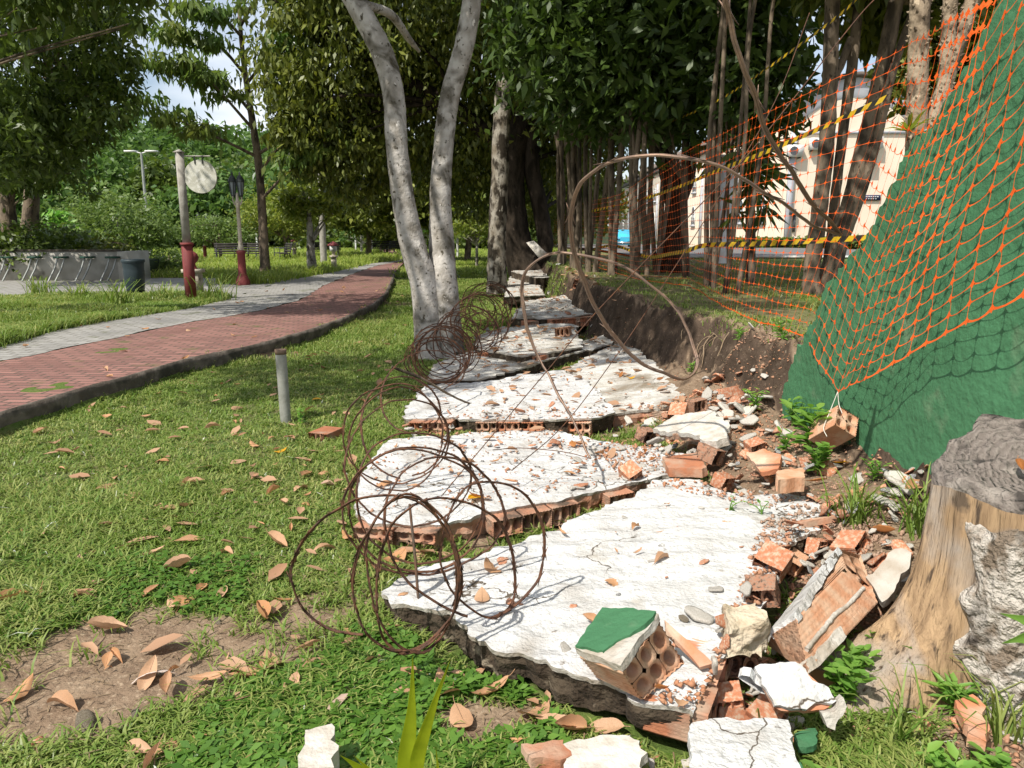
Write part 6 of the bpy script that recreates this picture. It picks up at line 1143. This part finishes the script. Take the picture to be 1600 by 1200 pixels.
# white pillar
b0 = P(1122,408,20); b0[2] = .62; ht = P(1128,250,20)[2]-.6; t_ = thing('white_pillar', b0, 'white tapering concrete pillar among the grove stems by the house', 'pillar'); w0, w1 = .27, .16
b = MB(); b.add([b0+[sx_*w0, sy_*.15, -.1] for sx_, sy_ in ((-1,-1),(1,-1),(1,1),(-1,1))]+[b0+[.10+sx_*w1, sy_*.12, ht] for sx_, sy_ in ((-1,-1),(1,-1),(1,1),(-1,1))], [[0,1,5,4],[1,2,6,5],[2,3,7,6],[3,0,4,7],[4,5,6,7]]); b.build('shaft', MAT['wpaint'], t_); MB().box(b0+[.1,0,ht+.05], (.42,.34,.1)).build('cap', MAT['wpaint'], t_)
# small blue vintage car on the street
MAT['carblue'] = M('light blue car paint', (.05,.42,.62), (.05,.38,.56), 2, rough=.3, bst=0); MAT['tyre'] = M('tyre', (.02,.02,.02), (.03,.03,.03), 6, bst=0); MAT['chrome'] = M('chrome', (.5,.5,.5), (.45,.45,.45), 3, rough=.25, metal=.9, bst=0)
cc = P(972,387,64); cc[2] = .27; t_ = thing('blue_car', cc, 'small bright blue old car parked on the street beyond the grove stems', 'car')
prof = [(-.82,.25),(-.82,.75),(-.76,.92),(-.62,1.0),(-.55,1.32),(-.40,1.45),(.40,1.45),(.55,1.32),(.62,1.0),(.76,.92),(.82,.75),(.82,.25)]
ysec = [(-1.75,.8),(-1.6,.95),(-.8,1),(0,1),(.8,1),(1.55,.95),(1.7,.85)]; V = []
for yv, s_ in ysec:
    for x, z in prof: V.append(cc+[x*s_, yv, .25+(z-.25)*(s_ if (-1.0 < yv < 1.2) else s_*(.62 if z > .9 else 1))])
m_ = len(prof); Q = [[i*m_+j, i*m_+j+1, (i+1)*m_+j+1, (i+1)*m_+j] for i in range(len(ysec)-1) for j in range(m_-1)]; b = MB().add(V, Q)
for k in (0, len(ysec)-1): b.add([V[k*m_+j] for j in range(m_)], t=[[0, j, j+1] for j in range(1, m_-1)])
b.build('body', MAT['carblue'], t_, smooth=False); MB().box(cc+[0,-.98,1.2], (1.05,.05,.3)).build('windscreen', MAT['glass'], t_)
for sx_ in (-.55, .55):
    MB().lathe([(.0,0),(.12,0),(.12,.05)], cc+[sx_,-1.72,.7], 12).build('headlight', MAT['chrome'], t_)
    for sy_ in (-1.1, 1.1): b = MB(); b.tube([cc+[sx_*1.4-.09, sy_, .3], cc+[sx_*1.4+.09, sy_, .3]], .31, 16); b.build('wheel', MAT['tyre'], t_)
MB().box(cc+[0,-1.8,.42], (1.5,.1,.12)).build('bumper', MAT['chrome'], t_)
# ------------------------------------------------------------------ park furniture on the left
MAT['conc'] = M('stained white concrete', (.50,.48,.43), (.36,.34,.29), 2.2, .42, .66, rough=.95, bs=25, bst=.4, extra=((.08,.07,.055), 1.7, .60, .72))
MAT['seatg'] = M('dark green painted board', (.025,.075,.05), (.02,.06,.04), 6, bst=0, rough=.6); MAT['steel'] = M('galvanised steel', (.36,.37,.35), (.28,.29,.27), 6, rough=.5, metal=.4, bst=0)
MAT['redp'] = M('faded red paint', (.21,.045,.042), (.16,.035,.035), 4, rough=.7, bs=20, bst=.2, extra=((.36,.14,.12), 7, .64, .74)); MAT['cream'] = M('dirty cream paint', (.50,.45,.36), (.38,.33,.26), 7, rough=.8, extra=((.14,.11,.08), 9, .62, .74)); MAT['lampblk'] = M('black lantern metal', (.03,.035,.035), (.045,.05,.05), 9, rough=.5, bst=0); MAT['lglass'] = M('lantern glass', (.22,.25,.27), (.16,.18,.2), 6, rough=.15, bst=0)
MAT['bin'] = M('dark plastic bin', (.028,.042,.048), (.022,.034,.04), 3, rough=.5, bst=0); MAT['signpost'] = M('weathered post', (.36,.34,.30), (.27,.25,.22), 8, rough=.9, extra=((.13,.11,.09), 5, .62, .76)); MAT['disc'] = M('faded disc', (.56,.55,.48), (.44,.43,.36), 6, .42, .6, rough=.8, bs=30, bst=.3, extra=((.62,.61,.56), 15, .55, .66)); MAT['bench'] = M('dark bench slats', (.05,.045,.04), (.035,.03,.027), 8, bst=0); MAT['seatiron'] = MAT['lampblk']
zl = .15
YP = G(100,438,zl)[1]; xa, xb = P(-420,438,YP)[0], P(186,438,YP)[0]; ztp = P(100,393,YP)[2]
e = thing('planter_wall', ((xa+xb)/2, YP, zl), 'long stained white planter wall behind the row of green topped racks', 'wall')
b = MB().box(((xa+xb)/2, YP+.12, (zl+ztp)/2-.05), (xb-xa, .22, ztp-zl+.1)); b.box((xb+.16, YP+.60, (zl+ztp)/2-.05), (.3, 1.2, ztp-zl+.1)); b.build('wall', MAT['conc'], e); MB().box(((xa+xb)/2, YP+.12, ztp+.025), (xb-xa, .27, .05)).build('coping', MAT['kerb'], e)
MB().box(((xa+xb)/2, YP+1.4, .4), (xb-xa, 2.2, .5)).build('soil', MAT['hill'], e)
for i, px in enumerate((-27, 13, 54, 95, 137, 176)):
    t0 = P(px, 402, YP-.15); t_ = thing('seat_rack', (t0[0]-.15, YP-.4, zl), ['steel rack with green board top at the left picture edge','first whole green topped steel rack from the left','second green topped steel rack from the left','middle green topped steel rack before the planter','fourth green topped steel rack from the left','green topped steel rack nearest the trash bin'][i], 'rack')
    MB().box(t0, (.30,.24,.05)).build('board', MAT['seatg'], t_)
    for dx in (-.085, .10): b = MB(); b.tube([t0+[dx,0,-.02], t0+[dx-.08,-.06,-.30], np.array([t0[0]+dx-.20, YP-.35, zl])], .024, 7); b.build('leg', MAT['steel'], t_)
# bin
YB_ = G(216,464,zl)[1]; c = P(213,464,YB_); c[2] = zl; h = P(213,407,YB_)[2]-zl; s_ = YB_/FPX; t_ = thing('trash_bin', c, 'dark grey plastic trash bin left of the red sign post', 'bin')
MB().lathe([(11.5*s_,0),(12.5*s_,.05),(13.6*s_,h*.3),(14.2*s_,h*.33),(15.2*s_,h*.72),(14.8*s_,h*.75),(15.6*s_,h*.9),(16*s_,h),(14.6*s_,h),(13*s_,.1),(0,.08)], c, 28).build('barrel', MAT['bin'], t_, smooth=True); MB().lathe([(16.9*s_,h-.035),(17.2*s_,h+.0),(16.6*s_,h+.025),(15*s_,h+.02)], c, 28).build('rim', MAT['bin'], t_); MB().lathe([(0,.012),(17*s_,.012),(17*s_,0)], c+[.06,-.04,0], 20).build('base_ring', MAT['bin'], t_)
# sign post with round disc
YS = G(300,470,zl)[1]; s_ = YS/FPX; b0 = P(299,470,YS); b0[2] = zl; zt = P(278,240,YS)[2]; zj = P(290,383,YS)[2]; t_ = thing('round_sign', b0, 'square red based post carrying a faded round disc on a bracket', 'sign')
MB().box(b0+[0,0,(zj-zl)/2], (.17,.17,zj-zl), .62).build('red_base', MAT['redp'], t_); MB().box(b0+[0,0,zj-zl+.02], (.20,.20,.05), .62).build('collar', MAT['redp'], t_)
MB().box(b0+[0,0,(zt+zj)/2-zl+.02], (.125,.125,zt-zj), .62).build('shaft', MAT['signpost'], t_); b = MB(); q = b0+[0,0,zt-zl+.02]; b.add([q+[-.09,-.09,0],q+[.09,-.09,0],q+[.09,.09,0],q+[-.09,.09,0],q+[0,0,.06]], [[3,2,1,0]], [[0,1,4],[1,2,4],[2,3,4],[3,0,4]]); b.build('cap', MAT['signpost'], t_)
za = P(300,244,YS)[2]; MB().tube([b0+[.05,0,za-zl], b0+[.56,0,za-zl]], .014, 6).build('bracket_arm', MAT['signpost'], t_); dc = P(315,276,YS); xk = b0[0]+.36; zc = dc[2]; rd = 24.5*s_
b = MB(); a = np.arange(40)*2*math.pi/40
for yv in (-.02, .02): b.add(np.vstack([np.stack([xk+rd*np.cos(a), np.full(40, b0[1]+yv), zc+rd*np.sin(a)], 1), [[xk, b0[1]+yv, zc]]]), t=[[i, (i+1) % 40, 40] if yv < 0 else [(i+1) % 40, i, 40] for i in range(40)])
b.add(np.vstack([np.stack([xk+rd*np.cos(a), np.full(40, b0[1]+yv), zc+rd*np.sin(a)], 1) for yv in (-.02, .02)]), [[(i+1) % 40, i, 40+i, 40+(i+1) % 40] for i in range(40)]); b.build('disc', MAT['disc'], t_)
for dx in (-.08, .06): MB().tube([(xk+dx, b0[1]-.028, za), (xk+dx, b0[1]-.028, zc+rd*.75)], .011, 5).build('hanger', MAT['lampblk'], t_)
# lamp posts
def lamp(px, py, top, Y, lb_, two=True, spread=.26):
    b0 = P(px, py, Y); b0[2] = Hs(b0[0], Y) if Y > 25 else zl; H_ = P(px, top, Y)[2]-b0[2]; k = H_/3.4; t_ = thing('lantern_post', b0, lb_, 'lamp post')
    MB().lathe([(.22*k,0),(.22*k,.12*k),(.15*k,.28*k),(.13*k,.32*k),(.125*k,.95*k),(.15*k,.98*k),(.15*k,1.03*k),(.10*k,1.06*k)], b0, 8).build('pedestal', MAT['redp'], t_)
    MB().lathe([(.085*k,1.04*k),(.10*k,1.12*k),(.075*k,1.2*k),(.06*k,1.35*k),(.055*k,2.35*k),(.075*k,2.38*k),(.06*k,2.42*k),(.09*k,2.5*k),(.05*k,2.56*k),(.035*k,2.75*k),(.0,2.8*k)], b0, 12).build('shaft', MAT['cream'], t_)
    arm = MB()
    for sg in ((-1, 1) if two else (0,)): arm.tube(crv([b0+[0,0,2.5*k], b0+[sg*spread*.6*k,0,2.42*k], b0+[sg*spread*k,0,2.55*k], b0+[sg*spread*k,0,2.68*k]], 5), .022*k, 6)
    arm.build('arms', MAT['cream'], t_)
    for sg in ((-1, 1) if two else (0,)):
        c_ = b0+[sg*spread*k, -.03*sg, 2.68*k]; g = MB(); g.lathe([(.055*k,0),(.115*k,.42*k)], c_, 6); ob = g.build('lantern', MAT['lglass'], t_)
        f = MB(); f.lathe([(.135*k,.41*k),(.14*k,.44*k),(.07*k,.58*k),(.03*k,.62*k),(.035*k,.66*k),(0,.72*k)], c_, 6); f.lathe([(0,-.03*k),(.06*k,-.02*k),(.065*k,.02*k)], c_, 6)
        for i in range(6): a_ = i*math.pi/3; f.tube([c_+[.058*k*math.cos(a_), .058*k*math.sin(a_), 0], c_+[.118*k*math.cos(a_), .118*k*math.sin(a_), .42*k]], .012*k, 4)
        f.build('lantern_frame', MAT['lampblk'], ob)
lamp(380,445,268,G(380,445,zl)[1],'near lantern post with red pedestal and two black lanterns close together',True,.13); lamp(321,404,331,36,'farther lantern post with red pedestal right of the round sign',True,.30); lamp(24,398,325,27,'shaded lantern post under the upper left tree',True,.2)
def street(px, by, top, Y, lb_):
    b0 = P(px, by, Y); b0[2] = .15; tp_ = P(px-12, top, Y); tp_[0] = b0[0]; t_ = thing('street_light', b0, lb_, 'street light'); MB().tube([b0, (b0+tp_)/2, tp_], [.10,.075,.05], 10).build('pole', MAT['steel'], t_)
    for sg in (-1, 1): b = MB(); b.tube([tp_+[0,0,-.05], tp_+[sg*.25,0,.02]], .03, 6); b.box(tp_+[sg*.5,0,.05], (.55,.24,.07)); b.build('lamp_head', MAT['acw'], t_)
street(236,408,238,38,'tall double headed grey street light behind the trash bin'); street(182,390,296,62,'distant street light in front of the forest')
# concrete pole, pale thin poles
for px, by, top, Y, r_, lb_ in ((506,408,230,29,.13,'plain concrete pole at the lawn edge beside the thin pale trunk'),(402,388,340,52,.06,'thin white pole left, behind the tiered tree'),(556,388,340,54,.06,'thin white pole near the bare sapling'),(581,388,338,54,.06,'thin white pole right of the bare sapling'),(715,395,320,40,.06,'thin white pole between forked trunk and mottled trunk')):
    b0 = P(px, by, Y); b0[2] = .1; t = P(px, top, Y); t[0] = b0[0]; tag(MB().tube([b0, (b0+t)/2, t], [r_, r_*.9, r_*.8], 10).build('pole', MAT['signpost' if r_ > .1 else 'wpaint'], smooth=True), lb_, 'pole')
# pedestal with red ball behind the sign post
b0 = P(305,463,15.2); b0[2] = zl; t_ = thing('stone_bollard', b0, 'square stone bollard with red ball top right behind the sign post', 'bollard'); MB().box(b0+[0,0,.25], (.26,.26,.50)).box(b0+[0,0,.53], (.34,.34,.07)).box(b0+[0,0,.03], (.34,.34,.08)).build('pillar', MAT['cream'], t_); MB().lathe([(.09,.56),(.06,.62),(.05,.67),(.10,.72),(.125,.79),(.10,.86),(.05,.90),(0,.93)], b0, 14).build('ball', MAT['redp'], t_)
for px, by, Y, lb_ in ((522,415,27,'small white garden lantern pillar with red roof on the lawn'),(460,392,40,'distant small white garden lantern pillar')):
    b0 = P(px, by, Y); b0[2] = Hs(b0[0], Y)-.02; t_ = thing('garden_lantern', b0, lb_, 'garden lantern'); MB().box(b0+[0,0,.25], (.16,.16,.5)).box(b0+[0,0,.5], (.24,.24,.07)).lathe([(.07,.53),(.05,.62),(.09,.68)], b0, 8).build('pillar', MAT['cream'], t_); MB().box(b0+[0,0,.78], (.20,.20,.2)).build('lantern', MAT['wpaint'], t_); MB().lathe([(.2,.87),(.21,.9),(.06,1.0),(0,1.03)], b0, 4).build('roof', MAT['redp'], t_)
# benches
def bench(px, by, Y, rz, lb_):
    b0 = P(px, by, Y); b0[2] = Hs(b0[0], Y); t_ = thing('park_bench', b0, lb_, 'bench'); c_, s_ = math.cos(rz), math.sin(rz)
    def tr_(p): return b0+np.array([p[0]*c_-p[1]*s_, p[0]*s_+p[1]*c_, p[2]])
    for nm, rows in (('seat', [(-.18+.09*i, .43, 0) for i in range(5)]), ('backrest', [(.24+.03*i, .52+.10*i, 1) for i in range(4)])):
        b = MB()
        for y, z, k in rows: b.box(tr_((0,y,z)), (1.5,.075 if not k else .03,.03 if not k else .08), rz)
        b.build(nm, MAT['bench'], t_)
    for sx_ in (-.65, .65):
        b = MB(); b.tube([tr_((sx_,-.24,0)), tr_((sx_,-.2,.42)), tr_((sx_,.22,.42)), tr_((sx_,.36,.88))], .025, 6); b.tube([tr_((sx_,.2,.42)), tr_((sx_,.32,0))], .025, 6); b.tube([tr_((sx_,-.22,.42)), tr_((sx_,-.2,.64)), tr_((sx_,.28,.66))], .02, 6); b.build('leg', MAT['lampblk'], t_)
bench(364,408,33.5,.3,'dark bench left of the near lantern post'); bench(390,408,33.5,-.5,'dark bench half behind the near lantern post'); bench(441,404,34,-1.1,'dark bench turned sideways right of the slender tiered tree'); bench(508,400,38,.1,'dark bench behind the concrete pole'); bench(598,396,44,.1,'distant dark bench left of the far path'); bench(618,398,43,-.6,'distant dark bench turned away beside the far path')
